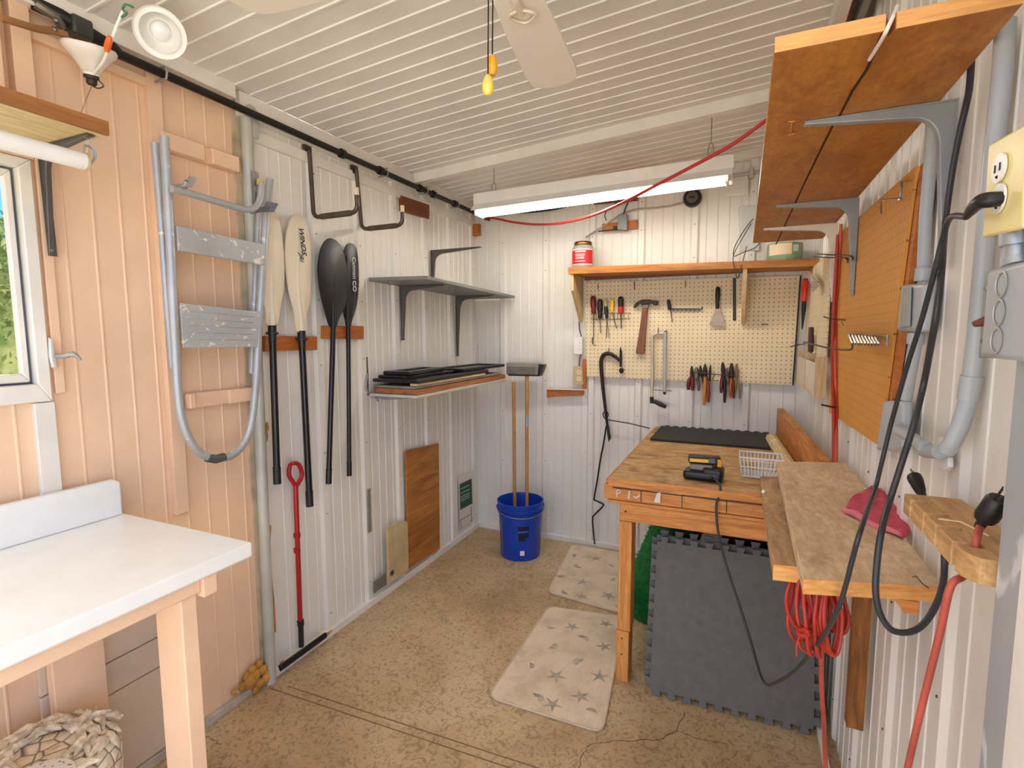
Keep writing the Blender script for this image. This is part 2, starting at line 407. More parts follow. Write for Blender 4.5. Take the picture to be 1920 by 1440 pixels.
# window
win = thing('window_1', None, None, (XL, .5, WZ0), kind='structure')
def rect(x, y0, y1, z0, z1): return [V((x, y0, z0)), V((x, y1, z0)), V((x, y1, z1)), V((x, y0, z1))]
structure('window_frame', M().ring(rect(XL - .03, WY0 - .02, WY1 + .012, WZ0 - .025, WZ1 + .012), rect(XL - .03, WY0 + .02, WY1 - .018, WZ0 + .025, WZ1 - .015), (.05, 0, 0)), TRIM, win, .003)
structure('sash', M().ring(rect(XL - .02, WY0 + .026, WY1 - .026, WZ0 + .031, WZ1 - .022), rect(XL - .02, WY0 + .045, WY1 - .043, WZ0 + .055, WZ1 - .040), (.022, 0, 0)), TRIM, win, .004)
structure('gasket', M().ring(rect(XL - .028, WY0 + .019, WY1 - .017, WZ0 + .024, WZ1 - .014), rect(XL - .028, WY0 + .027, WY1 - .025, WZ0 + .032, WZ1 - .021), (.02, 0, 0)), plain('dark gasket', (96, 98, 108), .6), win)
structure('glass_pane', M().box((XL - .012, WY0 + .044, WZ0 + .054), (XL - .008, WY1 - .042, WZ1 - .039)), glassy('window glass'), win)
la = structure('latch', M().prism([L(x, y, .022) for x, y in ((89, 632), (96, 640), (101, 672), (106, 690), (95, 690), (90, 668))], (.012, 0, 0)), plain('latch metal', (220, 218, 212), .35, .2), win, .003)
p0 = L(103, 668, .03); tip = p0 + V((.045, .022, .0)); structure('latch_handle', M().tube([p0, p0 + V((.03, .008, .0)), tip + V((0, 0, .006)), tip + V((.006, .014, -.012))], [.006, .006, .0075, .004], 8, 4), STEEL, la)

# back and right walls
bmj = [-1.556, -1.232, -.910, -.600, -.285, .028]
structure('wall_back', sheet(M(), ribs(XL, XR, bmj, .056, .016, minors_of(bmj, 4, XL + .02, XR - .02)), lambda a, h, z: (a, YB - h, z), 0, lambda a: ceil_z(a) + .01), WALL)
rmj = [1.105, 1.42, 1.735, 2.05, 2.365, 2.68, 2.995, 3.28]
structure('wall_right', sheet(M(), ribs(.76, YB, rmj, .056, .011, minors_of(rmj, 3, .78, YB)), lambda a, h, z: (XR - h, a, z), 0, 2.52), WALL)
structure('trim_8', M().box((.288, .716, 0), (XR + .004, .775, 2.52)), GALV)
structure('door_1', M().box((.282, .66, 0), (XR + .08, .710, 2.1)).box((.29, .60, 0), (XR + .06, .66, 2.1)), TRIM, bev=.003)

def screws(par, at):
    m = M(); n = random.Random(4)
    for p in at: m.ball(p + V((0, 0, n.uniform(-.02, .02))), .0036, 6)
    obj('screw_heads', m, plain('dull screw', (120, 104, 84), .6, .3), bpy.data.objects[par], kind='stuff')
screws('wall_left', [V((XL + .014, y, z)) for y in lm for z in (.12, .62, .9, 1.32, 1.62, 1.9, 2.14)])
screws('wall_back', [V((x, YB - .016, z)) for x in bmj for z in (.12, .55, .9, 1.12, 1.88, 2.08, 2.25)])
screws('wall_right', [V((XR - .011, y, z)) for y in rmj[:5] for z in (.15, .5, .8, 1.06)])
# ceiling: seamed panels falling to the left, beam, channels
m = M(); cy = []; y = -.4
while y < YB + .05: cy.append(y); y += .0782
prof = [(-.4, 0)]
for c in cy[1:-1]: prof += [(c - .0055, 0), (c - .0035, .0045), (c + .0035, .0045), (c + .0055, 0)]
prof.append((YB + .02, 0))
m.grid([[(XL - .02, a, ceil_z(XL - .02) - h) for a, h in prof], [(.285, a, ceil_z(.285) - h) for a, h in prof]])
structure('ceiling', m, CEIL)
def roofbar(m, x0, x1, y0, y1, dz0, dz1):
    return m.hexa([(x0, y0, ceil_z(x0) + dz0), (x1, y0, ceil_z(x1) + dz0), (x1, y1, ceil_z(x1) + dz0), (x0, y1, ceil_z(x0) + dz0),
                   (x0, y0, ceil_z(x0) + dz1), (x1, y0, ceil_z(x1) + dz1), (x1, y1, ceil_z(x1) + dz1), (x0, y1, ceil_z(x0) + dz1)])
structure('trim_9', roofbar(M(), XL + .002, .30, 2.548, 2.59, -.052, .0), TRIM, bev=.001)
structure('trim_10', roofbar(M(), XL + .03, XR, YB - .045, YB - .005, -.05, 0), TRIM, bev=.001)
structure('trim_11', M().box((XL, 1.43, 2.268), (XL + .035, 2.545, 2.352)), TRIM, bev=.001)
structure('trim_12', M().box((XL, 1.47, 2.196), (XL + .016, YB, 2.24)), TRIM, bev=.001)
structure('trim_13', M().box((XL + .01, 2.59, 2.30), (XL + .03, YB, 2.352)), TRIM, bev=.001)
structure('trim_14', M().box((XL + .02, -.4, 2.305), (XL + .06, 1.395, 2.362)), TRIM, bev=.001)
structure('trim_15', M().box((.225, -.4, 2.43), (.262, YB - .05, 2.492)), TRIM, bev=.001)
structure('trim_16', M().box((.262, -.4, 2.488), (XR + .02, YB, 2.52)).box((.295, -.4, 2.44), (.315, YB, 2.488)), plain('grey roof channel', (150, 146, 136), .5, .1, .15, 6))
# base channels
structure('baseboard_left', M().box((XL, 1.47, 0), (XL + .024, YB, .036)), TRIM, bev=.002)
structure('baseboard_left', M().box((XL, -.4, 0), (XL + .02, 1.42, .032)), plain('weathered channel', (196, 188, 174), .5, .2, .12, 14), bev=.002)
structure('baseboard_back', M().box((XL + .024, YB - .022, 0), (XR, YB, .036)), TRIM, bev=.002)
structure('baseboard_right', M().box((.298, 1.2, 0), (.314, YB - .03, .03)), TRIM, bev=.002)

# outside: clipped hedge beyond the window
m = M()
m.box((-3.75, -.6, 0), (-3.5, 2.9, 1.93))
for i in range(18000):
    p = V((random.uniform(-3.6, -3.15), random.uniform(-.6, 2.9), random.uniform(.9, 1)));
    t = 2.02 + .07 * math.sin(p.y * 5) + random.uniform(-.10, .05); p.z = t - abs(random.gauss(0, .35))
    if p.z < .9: continue
    a = V((random.gauss(0, 1), random.gauss(0, 1), random.gauss(0, 1))).normalized(); b = a.orthogonal().normalized(); l = random.uniform(.012, .028)
    v = [m.b.verts.new(q) for q in (p - a * l, p + b * l * .35, p + a * l, p - b * l * .35)]; m.b.faces.new(v)
leaf = Mt('hedge leaf', .5); oi = leaf.noise(leaf.coord(), 9, 3)
leaf.color(leaf.ramp(oi, [(.3, (52, 84, 36)), (.5, (104, 132, 66)), (.7, (160, 176, 118))])); leaf.b.inputs['Subsurface Weight'].default_value = 0
hd = obj('hedge', m, leaf.m, label='green leafy hedge growing outside the window', cat='hedge', kind='stuff')

# ================================================================ left side: counter, window shelf, lamps, pipe
ct = thing('counter_table', 'peach-framed table with white laminate top under the window', 'table', (-1.48, .3, 0))
CY0, CY1, CX0, CX1, CZ = -.38, .935, -1.752, -1.178, .897
obj('tabletop', M().box((CX0, CY0, CZ - .042), (CX1, CY1, CZ)), COUNTER, ct, label='white laminate counter top', bev=.007, seg=3)
bs0, bs1 = L(195, 905, .03), L(199, 968, .03)
obj('backsplash', M().prism([(XL + .028, CY0, CZ), (XL + .028, .925, CZ), (XL + .028, .925, 1.0), (XL + .028, .905, 1.012), (XL + .028, CY0, 1.012)], (.022, 0, 0)), COUNTER, ct, label='white laminate upstand along the wall', bev=.006, seg=3)
obj('apron', M().box((-1.222, CY0, CZ - .082), (-1.200, .80, CZ - .042)), PEACH2, ct, bev=.003)
obj('cleat', M().box((-1.72, .80, CZ - .095), (-1.19, .838, CZ - .042)), PEACH2, ct, bev=.003)
def post(name, x0, x1, y0, y1, z1, par, mt=PEACH2): return obj(name, M().box((x0, y0, 0), (x1, y1, z1)), mt, par, bev=.003)
post('leg', -1.315, -1.213, .757, .797, CZ - .082, ct)
post('leg', -1.315, -1.213, -.34, -.30, CZ - .082, ct)
post('leg', -1.762, -1.728, .715, .845, CZ - .05, ct)
# woven pouf under the counter
pf = thing('woven_pouf', 'round pouf of pale woven leaf strips under the white counter', 'pouf', (-1.52, .66, 0))
PC, PR, PZ = V((-1.585, .63, 0)), .150, .392
pm_ = Mt('woven water hyacinth', .75); vv = pm_.coord((1, 1, 1.4)); vor = pm_.node('TexVoronoi', feature='DISTANCE_TO_EDGE'); vor.inputs['Scale'].default_value = 26; pm_.link(vv, vor.inputs['Vector'])
nz = pm_.noise(vv, 14, 3); cc = pm_.ramp(nz, [(.3, (176, 146, 104)), (.45, (222, 204, 176)), (.75, (236, 224, 204))])
ed = pm_.ramp(vor.outputs['Distance'], [(.0, (90, 68, 44)), (.09, (255, 255, 255))]); pm_.color(pm_.mix(.9, cc, ed, 'MULTIPLY')); pm_.bump(vor.outputs['Distance'], .5, .02)
body = obj('body', M().lathe([(PR * .88, 0), (PR * .99, .05), (PR * 1.02, .2), (PR * 1.0, PZ - .05), (PR * .93, PZ - .015), (PR * .80, PZ), (0, PZ)], PC, seg=48), pm_.m, pf)
pf.location = PC; body.location = (0, 0, 0)
for v in body.data.vertices: v.co += V((-1.52, .66, 0)) - PC
m = M(); rnd = random.Random(3)                                      # leaf strips twisted over the rim and top
for i in range(120):
    a = rnd.uniform(0, 6.283); r = PR * rnd.uniform(.45, 1.0); z = PZ + .004 if r < PR * .85 else PZ - .25 * (r - PR * .85)
    c = PC + V((math.cos(a) * r, math.sin(a) * r, z)); t = V((-math.sin(a), math.cos(a), rnd.uniform(-.15, .15))); t.rotate(Matrix.Rotation(rnd.uniform(-.9, .9), 3, 'Z'))
    l = rnd.uniform(.02, .036); m.tube([c - t * l, c + V((0, 0, .004)), c + t * l], [.003, rnd.uniform(.008, .013), .003], 6, 3)
obj('leaf_strips', m, plain('dry leaf strip', (226, 210, 184), .7, 0, .25, 40), pf, kind='stuff')
m = M().lathe([(.078, 0), (.080, .004), (.076, .008), (0, .010)], F(62, 1478, PZ + .012), seg=40)
ck = Mt('crochet', .8); vr = ck.node('TexVoronoi'); vr.inputs['Scale'].default_value = 95; ck.link(ck.coord(), vr.inputs['Vector'])
ck.color(ck.ramp(vr.outputs['Distance'], [(.18, (120, 108, 96)), (.34, (224, 216, 204))]))
dm = obj('doily', m, ck.m, label='round crocheted cotton mat lying on the woven pouf', cat='mat')

# window shelf with bracket
ws = thing('window_shelf', 'narrow pine shelf above the window with a chain hook at its end', 'shelf', (-1.64, .2, 1.955))
obj('shelf_board', M().box((XL + .03, -.38, 1.958), (-1.507, .838, 1.988)), W_LSH, ws, bev=.002)
obj('edge_strip', M().box((-1.507, -.38, 1.956), (-1.496, .838, 1.990)), W_LSE, ws, label='darker front edge')
def bracket(par, wallx, sgn, y, ztop, arm, drop, mt, w=.018, th=.0, tip=.006):
    """pressed steel shelf bracket: arm away from the wall, leg down it, both tapering, with a curved inner corner"""
    o = lambda a, z: V((wallx + sgn * a, y - w / 2, ztop + z)); pts = [o(0, 0), o(arm, 0), o(arm, -tip)]
    r = .05; k = 8; A = arm * .30; Bz = drop * .30
    for i in range(k + 1):
        t = i / k; pts.append(o((1 - t) ** 2 * A + 2 * t * (1 - t) * .022 + t * t * .022, -((1 - t) ** 2 * .022 + 2 * t * (1 - t) * .022 + t * t * Bz)))
    pts += [o(tip, -drop), o(0, -drop)]
    b = obj('bracket', M().prism(pts, (0, w, 0)), mt, par, bev=.002)
    obj('flange', M().prism([o(0, 0) + V((0, -.004, 0)), o(arm, 0) + V((0, -.001, 0)), o(arm, -.003) + V((0, -.001, 0)), o(0, -.003) + V((0, -.004, 0))], (0, w + .006, 0)).prism([o(0, 0) + V((0, -.004, 0)), o(.003, 0) + V((0, -.004, 0)), o(.003, -drop) + V((0, -.0, 0)), o(0, -drop) + V((0, -.0, 0))], (0, w + .006, 0)), mt, b)
    m = M()
    for a, z in ((arm * .93, -tip - .001),): m.ball(o(a, z) + V((0, w / 2, 0)), (.006, .006, .003), 8)
    for z in (-.03, -drop * .95): m.ball(o(.006, z) + V((0, w / 2, 0)), (.004, .005, .005), 8)
    each('screw', m, CHROME, b); return b
bracket(ws, XL + .022, 1, .812, 1.957, .225, .29, BKT, .014)
bracket(ws, XL + .022, 1, -.2, 1.957, .225, .29, BKT, .014)
e = V((-1.54, .795, 1.90))
rd = thing('hanging_rod', 'white plastic tube hanging under the pine window shelf', 'rod', (-1.545, .1, 1.87))
obj('tube', M().tube([(-1.545, -.38, 1.888), (-1.545, .80, 1.888)], .021, 20), WHITEP, rd)
obj('end_cap', M().tube([(-1.545, .800, 1.888), (-1.545, .806, 1.888)], .0222, 20), plain('aged cap', (196, 178, 140), .5), rd)
hp = F(163, 256, 1.956)
hk = thing('chain_hook', 'small twisted wire hook joining the pine shelf to the white tube', 'hook', hp)
obj('hook', M().tube([hp, hp + V((0, .004, -.014)), hp + V((0, .014, -.03)), hp + V((0, .016, -.045)), hp + V((0, .008, -.06)), hp + V((0, .002, -.07))], .0028, 8, 5), STEEL, hk)
obj('link', M().tube([hp + V((0, -.008, -.026)), hp + V((0, -.008, -.055)), hp + V((0, .004, -.064)), hp + V((0, .013, -.05)), hp + V((0, .01, -.03)), hp + V((0, .0, -.024))], .0024, 8, 4, closed=True), STEEL, hk)

# recessed-type lamp and open lamp cone under the roof, with their cord
cl = F(300, 62, 2.272); tocam = (V((1.0, -.75, -.85))).normalized(); ax = -tocam
lc = thing('can_light', 'round white can light with baffle tipped down from the ceiling', 'light', cl)
u = ax.orthogonal().normalized()
obj('housing', M().lathe([(.050, .008), (.050, .045), (.042, .062), (0, .062)], cl, ax, 32, cap=False), plain('aged housing', (206, 200, 178), .5, 0, .1), lc)
obj('trim_ring', M().lathe([(.063, 0), (.063, .004), (.058, .008), (.049, .008), (.046, .003), (.048, 0)], cl, ax, 40, cap=False), WHITEP, lc)
obj('baffle', M().lathe([(.047, .001), (.040, .030), (.031, .038), (0, .039)], cl, ax, 40, cap=False), WHITEP, lc)
obj('bulb', M().lathe([(0, .012), (.014, .014), (.022, .021), (.025, .030), (.024, .037)], cl, ax, 32, cap=False), plain('frosted bulb', (246, 246, 246), .3), lc)
obj('clip', M().box(cl + V((-.058, -.02, .02)), cl + V((-.055, 0, .055))).box(cl + V((-.058, -.02, .052)), cl + V((-.02, -.014, .055))), STEEL, lc)
cc = X(168, 92, -1.655)
lh = thing('lamp_reflector', 'white upturned lamp cone with dark socket hanging by the roof edge', 'lamp', cc - V((0, 0, .08)))
axc = V((-.25, .12, -1)).normalized()
obj('reflector', M().lathe([(.058, -.008), (.062, -.002), (.060, .008), (.046, .022), (.030, .042), (.023, .055), (.019, .058), (.019, .064), (0, .064)], cc, axc, 36), plain('glazed white reflector', (238, 232, 222), .2, 0, .05, 6), lh)
so_ = cc + axc * .064
obj('socket', M().lathe([(.017, 0), (.018, .008), (.013, .010), (.012, .022), (.008, .026), (0, .026)], so_, axc, 20), plain('dark socket', (52, 34, 28), .5, 0, .2), lh)
obj('socket_loop', M().tube([so_ + axc * .01 + V((.011, .012, 0)), so_ + axc * .022 + V((.017, .02, 0)), so_ + axc * .03 + V((.008, .01, 0)), so_ + axc * .026], .0018, 6, 4), DWIRE, lh)
c0, c1 = cl + V((-.09, -.035, .05)), so_ + axc * .025
lamp_cord = thing('extension_cord', 'white lamp cord with orange connector strung between can light and lamp cone', 'cord', c1)
P = [X(232, 18, -1.50), X(222, 40, -1.52), X(214, 62, -1.54), X(205, 88, -1.56), X(192, 118, -1.60), c1 + V((.012, -.004, .02)), c1]
obj('cord', M().tube(P, .0038, 8, 5), WHITEP, lamp_cord)
obj('connector', M().tube([X(206, 68, -1.535), X(204, 78, -1.545), X(201, 90, -1.56), X(200, 98, -1.565)], [.0055, .0085, .0085, .005], 8, 3), plain('orange connector', (236, 116, 48), .5, 0, .1, 20), lamp_cord)
obj('green_wire', M().tube([X(250, 14, -1.47), X(236, 8, -1.47), X(230, 18, -1.49), X(238, 24, -1.47), X(228, 32, -1.51), X(226, 30, -1.53), X(220, 38, -1.52)], .0030, 6, 4), plain('green wire', (70, 140, 104), .5), lamp_cord)
obj('pull_wire', M().tube([c1, F(160, 200, 2.09) if 0 else X(160, 190, -1.57), hp + V((-.008, -.014, .035))], .0014, 6), plain('grey thread', (178, 150, 120), .6), lamp_cord)
obj('washer', M().lathe([(.011, 0), (.011, .003), (0, .004)], hp + V((-.008, -.014, .0335)), seg=16), COPPER, lamp_cord)
# pipe and brown cord
pp = thing('black_pipe', 'long black iron pipe running along the top of the left wall', 'pipe', (-1.715, 1.3, 2.272))
obj('pipe', M().tube([(-1.718, .98, 2.276), (-1.718, 3.30, 2.276)], .0135, 14), BLACKM, pp)
obj('fat_pipe', M().tube([(-1.735, .81, 2.318), (-1.71, .86, 2.305), (-1.708, .98, 2.283), (-1.714, 1.0, 2.278)], [.018, .018, .017, .014], 14), BLACKM, pp)
m = M()
for y in (1.93, 2.205, 2.56, 2.70, 2.95): m.tube([(-1.718, y, 2.276), (-1.718, y + .022, 2.276)], .021, 14)
each('coupling', m, BLACKM, pp)
m = M()
for y in (1.13, 2.25, 2.62, 2.98): m.tube([(XL + .02, y, 2.258), (-1.70, y, 2.258), (-1.695, y, 2.276), (-1.70, y, 2.294), (XL + .02, y, 2.294)], .0035, 6)
each('strap', m, STEEL, pp)
obj('electrical_box', M().box((-1.735, .875, 2.268), (-1.685, .925, 2.318)), plain('dark box', (74, 76, 72), .4, .4, .2, 12), pp, label='dark metal junction box', bev=.006)
m = M().tube([(-1.70, .80, 2.30), (-1.69, .84, 2.285), (-1.70, .855, 2.27)], .012, 8)
for y, z in ((.79, 2.305), (.835, 2.275), (.83, 2.25)): m.ball((-1.685, y, z), .008, 8)
each('fitting', m, TOOLM, pp)
obj('brown_cord', M().tube([X(0, 33, -1.66), X(30, 42, -1.665), X(70, 54, -1.68), X(100, 58, -1.69), X(125, 66, -1.69)], .0095, 8, 5), plain('brown cord jacket', (150, 104, 62), .5, 0, .1), label='brown round cord crossing the peach wall to the black pipe', cat='cord')
pc = thing('steel_post', 'grey round steel post between the peach and cream walls', 'post', (XL + .03, 1.455, 0))
a, b = V((XL + .026, 1.462, 2.30)), V((XL + .026, 1.440, 0.0))
obj('tube', M().tube([a, a.lerp(b, .96), b], .0215, 20), GREYP, pc)
obj('flattened_top', M().prism([(XL + .035, 1.458, 2.20), (XL + .035, 1.503, 2.20), (XL + .035, 1.503, 2.29), (XL + .035, 1.495, 2.31), (XL + .035, 1.47, 2.318), (XL + .035, 1.458, 2.31)], (.006, 0, 0)), GREYP, pc)
obj('bolt', M().ball((XL + .042, 1.482, 2.288), .008, 8), BLACKM, pc)
obj('slot_plate', M().box((XL + .046, 1.452, 1.93), (XL + .049, 1.486, 2.07)).box((XL + .049, 1.460, 1.85), (XL + .052, 1.466, 2.03)).box((XL + .049, 1.474, 1.85), (XL + .052, 1.480, 2.03)), STEEL, pc)
# dried foam and scraps at the foot of the post
m = M(); rn = random.Random(5)
blobs = [((474, 1258), .018, .05), ((486, 1248), .016, .05), ((480, 1296), .016, .05), ((462, 1272), .016, .05), ((500, 1262), .014, .05), ((478, 1268), .026, .05), ((492, 1258), .024, .07), ((486, 1284), .022, .03), ((468, 1280), .03, .03), ((498, 1274), .022, .03), ((455, 1290), .018, .02), ((440, 1300), .014, .014)]
for (x, y), r, z in blobs: m.ball(L(x, y, .03), (r * .7, r, r * rn.uniform(.8, 1.1)), 14)
f1 = obj('spray_foam', m, FOAM, label='lumpy amber blob of dried foam at the foot of the steel post', cat='foam')
f1.location.z = max(f1.location.z, 0.0)
m = M().tube([L(528, 1247, .03) , L(548, 1236, .034), L(575, 1218, .032), L(600, 1199, .030), L(622, 1182, .028)], [.014, .011, .010, .010, .004], 8, 4)
obj('spray_foam', m, FOAM, label='thin amber bead of dried foam along the base of the cream wall', cat='foam')
m = M().tube([L(507, 985, .012), L(504, 1030, .013), L(508, 1080, .012), L(512, 1130, .013), L(516, 1185, .012)], [.004, .006, .004, .006, .004], 6, 3).ball(L(499, 815, .012), (.006, .008, .03), 10).ball(L(501, 800, .012), (.006, .006, .02), 10)
obj('spray_foam', m, FOAM, label='amber streak of dried foam up the wall edge beside the steel post', cat='foam')

# ladder hanging on the peach wall
ld = thing('step_ladder', 'grey aluminium folding step stool hung on the peach wall', 'ladder', L(405, 862, .08))
fr = [(308, 256), (318, 430), (326, 600), (334, 740), (345, 800), (368, 843), (404, 860), (440, 850), (466, 812), (478, 740), (486, 600), (496, 450), (506, 336)]
obj('front_frame', M().tube([L(x, y, .106) for x, y in fr], .0135, 14, 6), LADDER, ld)
obj('rear_leg', M().tube([L(x, y, .066) for x, y in ((290, 268), (304, 440), (318, 620), (324, 690))], .0115, 12, 3), LADDER, ld)
obj('rear_leg', M().tube([L(x, y, .066) for x, y in ((489, 358), (482, 460), (476, 600), (472, 700))], .0115, 12, 3), LADDER, ld)
ha = obj('top_bar', M().tube([L(x, y, .15) for x, y in ((322, 354), (360, 364), (420, 382), (462, 393), (480, 388), (488, 370), (491, 345))], .0115, 12, 5), LADDER, ld)
obj('hook', M().tube([L(322, 352, .145), L(345, 350, .155), L(352, 340, .17)], .009, 8, 3).prism([L(347, 350, .16), L(358, 352, .18), L(368, 335, .19), L(354, 330, .17)], (.006, 0, 0)), STEEL, ha)
obj('hook', M().tube([L(470, 397, .145), L(495, 392, .15), L(512, 388, .155)], .008, 8, 3).prism([L(490, 398, .14), L(512, 398, .16), L(520, 382, .17), L(500, 378, .15)], (.006, 0, 0)), plain('grey rubber hook', (98, 100, 102), .5), ha)
obj('upper_tread', M().prism([L(x, y, .109) for x, y in ((327, 424), (494, 459), (491, 498), (330, 470))], (.012, 0, 0)), LADPL, ld, bev=.002)
m = M().prism([L(x, y, .109) for x, y in ((334, 568), (485, 585), (479, 651), (340, 652))], (.010, 0, 0))
for k in range(5):
    t = (k + .9) / 6.2
    a, b = L(334 + 6 * t, 568 + 84 * t, .1195), L(485 - 6 * t, 585 + 66 * t, .1195); c, e = a.lerp(b, .08), a.lerp(b, .94)
    m.tube([c, e], .0028, 6)
obj('lower_tread', m, LADPL, ld, bev=.0015)
for pts in (((312, 640), (322, 640), (326, 676), (318, 686)), ((468, 650), (476, 650), (474, 676), (466, 676))):
    obj('hinge_plate', M().prism([L(x, y, .06) for x, y in pts], (.006, 0, 0)), GREYP, ld)
a, b, c = L(388, 858, .106), L(404, 861, .106), L(420, 857, .106)
obj('rubber_foot', M().tube([a, b, c], .0155, 12), plain('dark rubber foot', (84, 86, 86), .6), ld)
obj('end_plug', M().tube([L(487, 348, .066), L(488, 337, .066)], .0125, 10), plain('amber plug', (214, 186, 130), .5), ld)
# peach cleats that carry the ladder
def cleat(pts, th, label): obj('wall_cleat', M().prism([L(x, y, .003) for x, y in pts], (th, 0, 0)), PEACH2, label=label, cat='cleat', group='peach wooden cleats behind the ladder', bev=.003)
def cleat3(a, b, hgt, label, notch):
    t = thing('wall_cleat', label, 'cleat', a); n = len(notch)
    obj('board', M().prism([a, b, b - V((0, 0, hgt)), a - V((0, 0, hgt))], (.018, 0, 0)), PEACH2, t, bev=.002)
    for u0, u1 in notch:
        p, q = a.lerp(b, u0) + V((.018, 0, 0)), a.lerp(b, u1) + V((.018, 0, 0))
        obj('raised_block', M().prism([p, q, q - V((0, 0, hgt)), p - V((0, 0, hgt))], (.016, 0, 0)), PEACH2, t, bev=.003)
cleat3(L(290, 246, .003), L(437, 297, .003), .055, 'upper notched peach cleat behind the ladder, near its top ends', [(0, .52), (.62, 1)])
cleat3(L(344, 738, .003), L(463, 726, .003), .052, 'lower peach cleat behind the ladder, above its curved bottom', [(.0, .08), (.6, 1)])

# ================================================================ paddles on the cream wall
W_PAD = plain('ivory blade plastic', (236, 222, 196), .4, 0, .04, 5); B_PAD = plain('black blade plastic', (24, 24, 26), .38, 0, .15, 10)
def mirror_blade(out, off, th): return [L(x, y, off) for x, y in out]
def paddle(label, outline, shaft, r, off, mt, spine, collar, ferrule=True):
    t = thing('paddle', label, 'paddle', L(shaft[-1][0], shaft[-1][1], off))
    o = [L(x, y, off) for x, y in outline]; o, _ = spline(o, 4, True)
    c = sum(o, V()) / len(o)
    m = M(); n = len(o); k = 5; rings = []
    for j in range(k + 1):                  # lens section: thin rim, fuller middle
        s = 1 - j / k; hgt = .003 + .013 * (1 - s * s); rings.append([V((XL + off + hgt, c.y + (p.y - c.y) * s, c.z + (p.z - c.z) * (.25 + .75 * s) if j else p.z)) if j else V((XL + off + .003, p.y, p.z)) for p in o])
    back = [V((XL + off - .003, p.y, p.z)) for p in o]
    m.loft([back] + rings, True)
    bl = obj('blade', m, mt, t)
    obj('spine', M().tube([L(x, y, off + .009) for x, y in spine], [.004] + [.009] * (len(spine) - 2) + [r * .98], 10, 3), mt, bl)
    s = [L(x, y, off) for x, y in shaft]
    sh = obj('shaft', M().tube(s, r, 14), BLACKG, t)
    a, b = s[0], s[-1]; dr = (b - a).normalized()
    if collar: obj('collar', M().tube([a, a + dr * .03, a + dr * .032, a + dr * .04, a + dr * .041, a + dr * .07], [r * 1.18, r * 1.18, r * 1.75, r * 1.75, r * 1.15, r * 1.1], 14), BLACKP, sh)
    obj('ferrule', M().tube([b - dr * .07, b], r * 1.14, 14), BLACKP, sh)
    return t, bl
p1, _ = paddle('ivory-bladed paddle with black shaft hung left, half behind the ladder', [(513, 393), (524, 420), (531, 470), (532, 535), (525, 575), (519, 608), (500, 608), (497, 580), (488, 545), (484, 490), (490, 432), (502, 398)],
       [(510, 608), (520, 907)], .0135, .064, W_PAD, [(506, 440), (508, 510), (509, 570), (510, 610)], True)
p2, bl2 = paddle('ivory-bladed paddle with black shaft and dark lettering, right of the first', [(556, 403), (570, 413), (580, 445), (583, 500), (581, 560), (574, 590), (573, 620), (556, 620), (551, 585), (541, 545), (534, 490), (536, 440), (545, 410)],
       [(565, 620), (581, 949)], .0140, .050, W_PAD, [(557, 425), (557, 480), (558, 540), (563, 590), (565, 620)], True)
ink = plain('black ink', (40, 34, 32), .6)
text('lettering', 'WINDS', .034, L(567, 451, .070), (0, .12, -1), (0, 1, .12), ink, bl2, shear=.4, bold=.0006)
text('lettering', 'JRI', .030, L(565, 482, .070), (0, .12, -1), (0, 1, .12), ink, bl2, shear=.4)
paddle('black paddle with wide ribbed blade facing out, hung on the right rail', [(621, 447), (637, 459), (648, 492), (651, 530), (647, 570), (634, 600), (630, 612), (618, 612), (608, 580), (600, 545), (596, 505), (601, 468), (610, 451)],
       [(625, 610), (616, 907)], .0120, .066, B_PAD, [(626, 475), (626, 530), (625, 580), (625, 612)], False)
p4, bl4 = paddle('narrow black paddle with white lettering, rightmost of the paddles', [(657, 456), (666, 463), (671, 490), (672, 530), (668, 572), (658, 606), (657, 612), (649, 612), (647, 600), (640, 565), (637, 530), (640, 490), (648, 462)],
       [(653, 610), (655, 892)], .0105, .040, B_PAD, [(650, 480), (650, 540), (652, 590), (653, 612)], False)
wi = plain('white lettering', (214, 212, 208), .5)
text('lettering', 'Cannon', .033, L(664, 503, .064), (0, 0, -1), (0, 1, 0), wi, bl4, shear=-.05)
text('lettering', 'CO', .034, L(664.5, 537, .064), (0, 0, -1), (0, 1, 0), wi, bl4, shear=-.1, bold=.0006)
def board(name, pts, off, th, mt, label, cat, **k): return obj(name, M().prism([L(x, y, off) for x, y in pts], (th, 0, 0)), mt, label=label, cat=cat, bev=.002, **k)
board('paddle_rail', [(491, 630), (588, 631), (588, 656), (491, 659)], .004, .022, W_RED, 'orange-brown wood rail behind the ivory paddles', 'rail', group=None)
board('paddle_rail', [(598, 611), (676, 612), (676, 636), (598, 635)], .004, .022, W_RED, 'orange-brown wood rail behind the black paddles', 'rail')

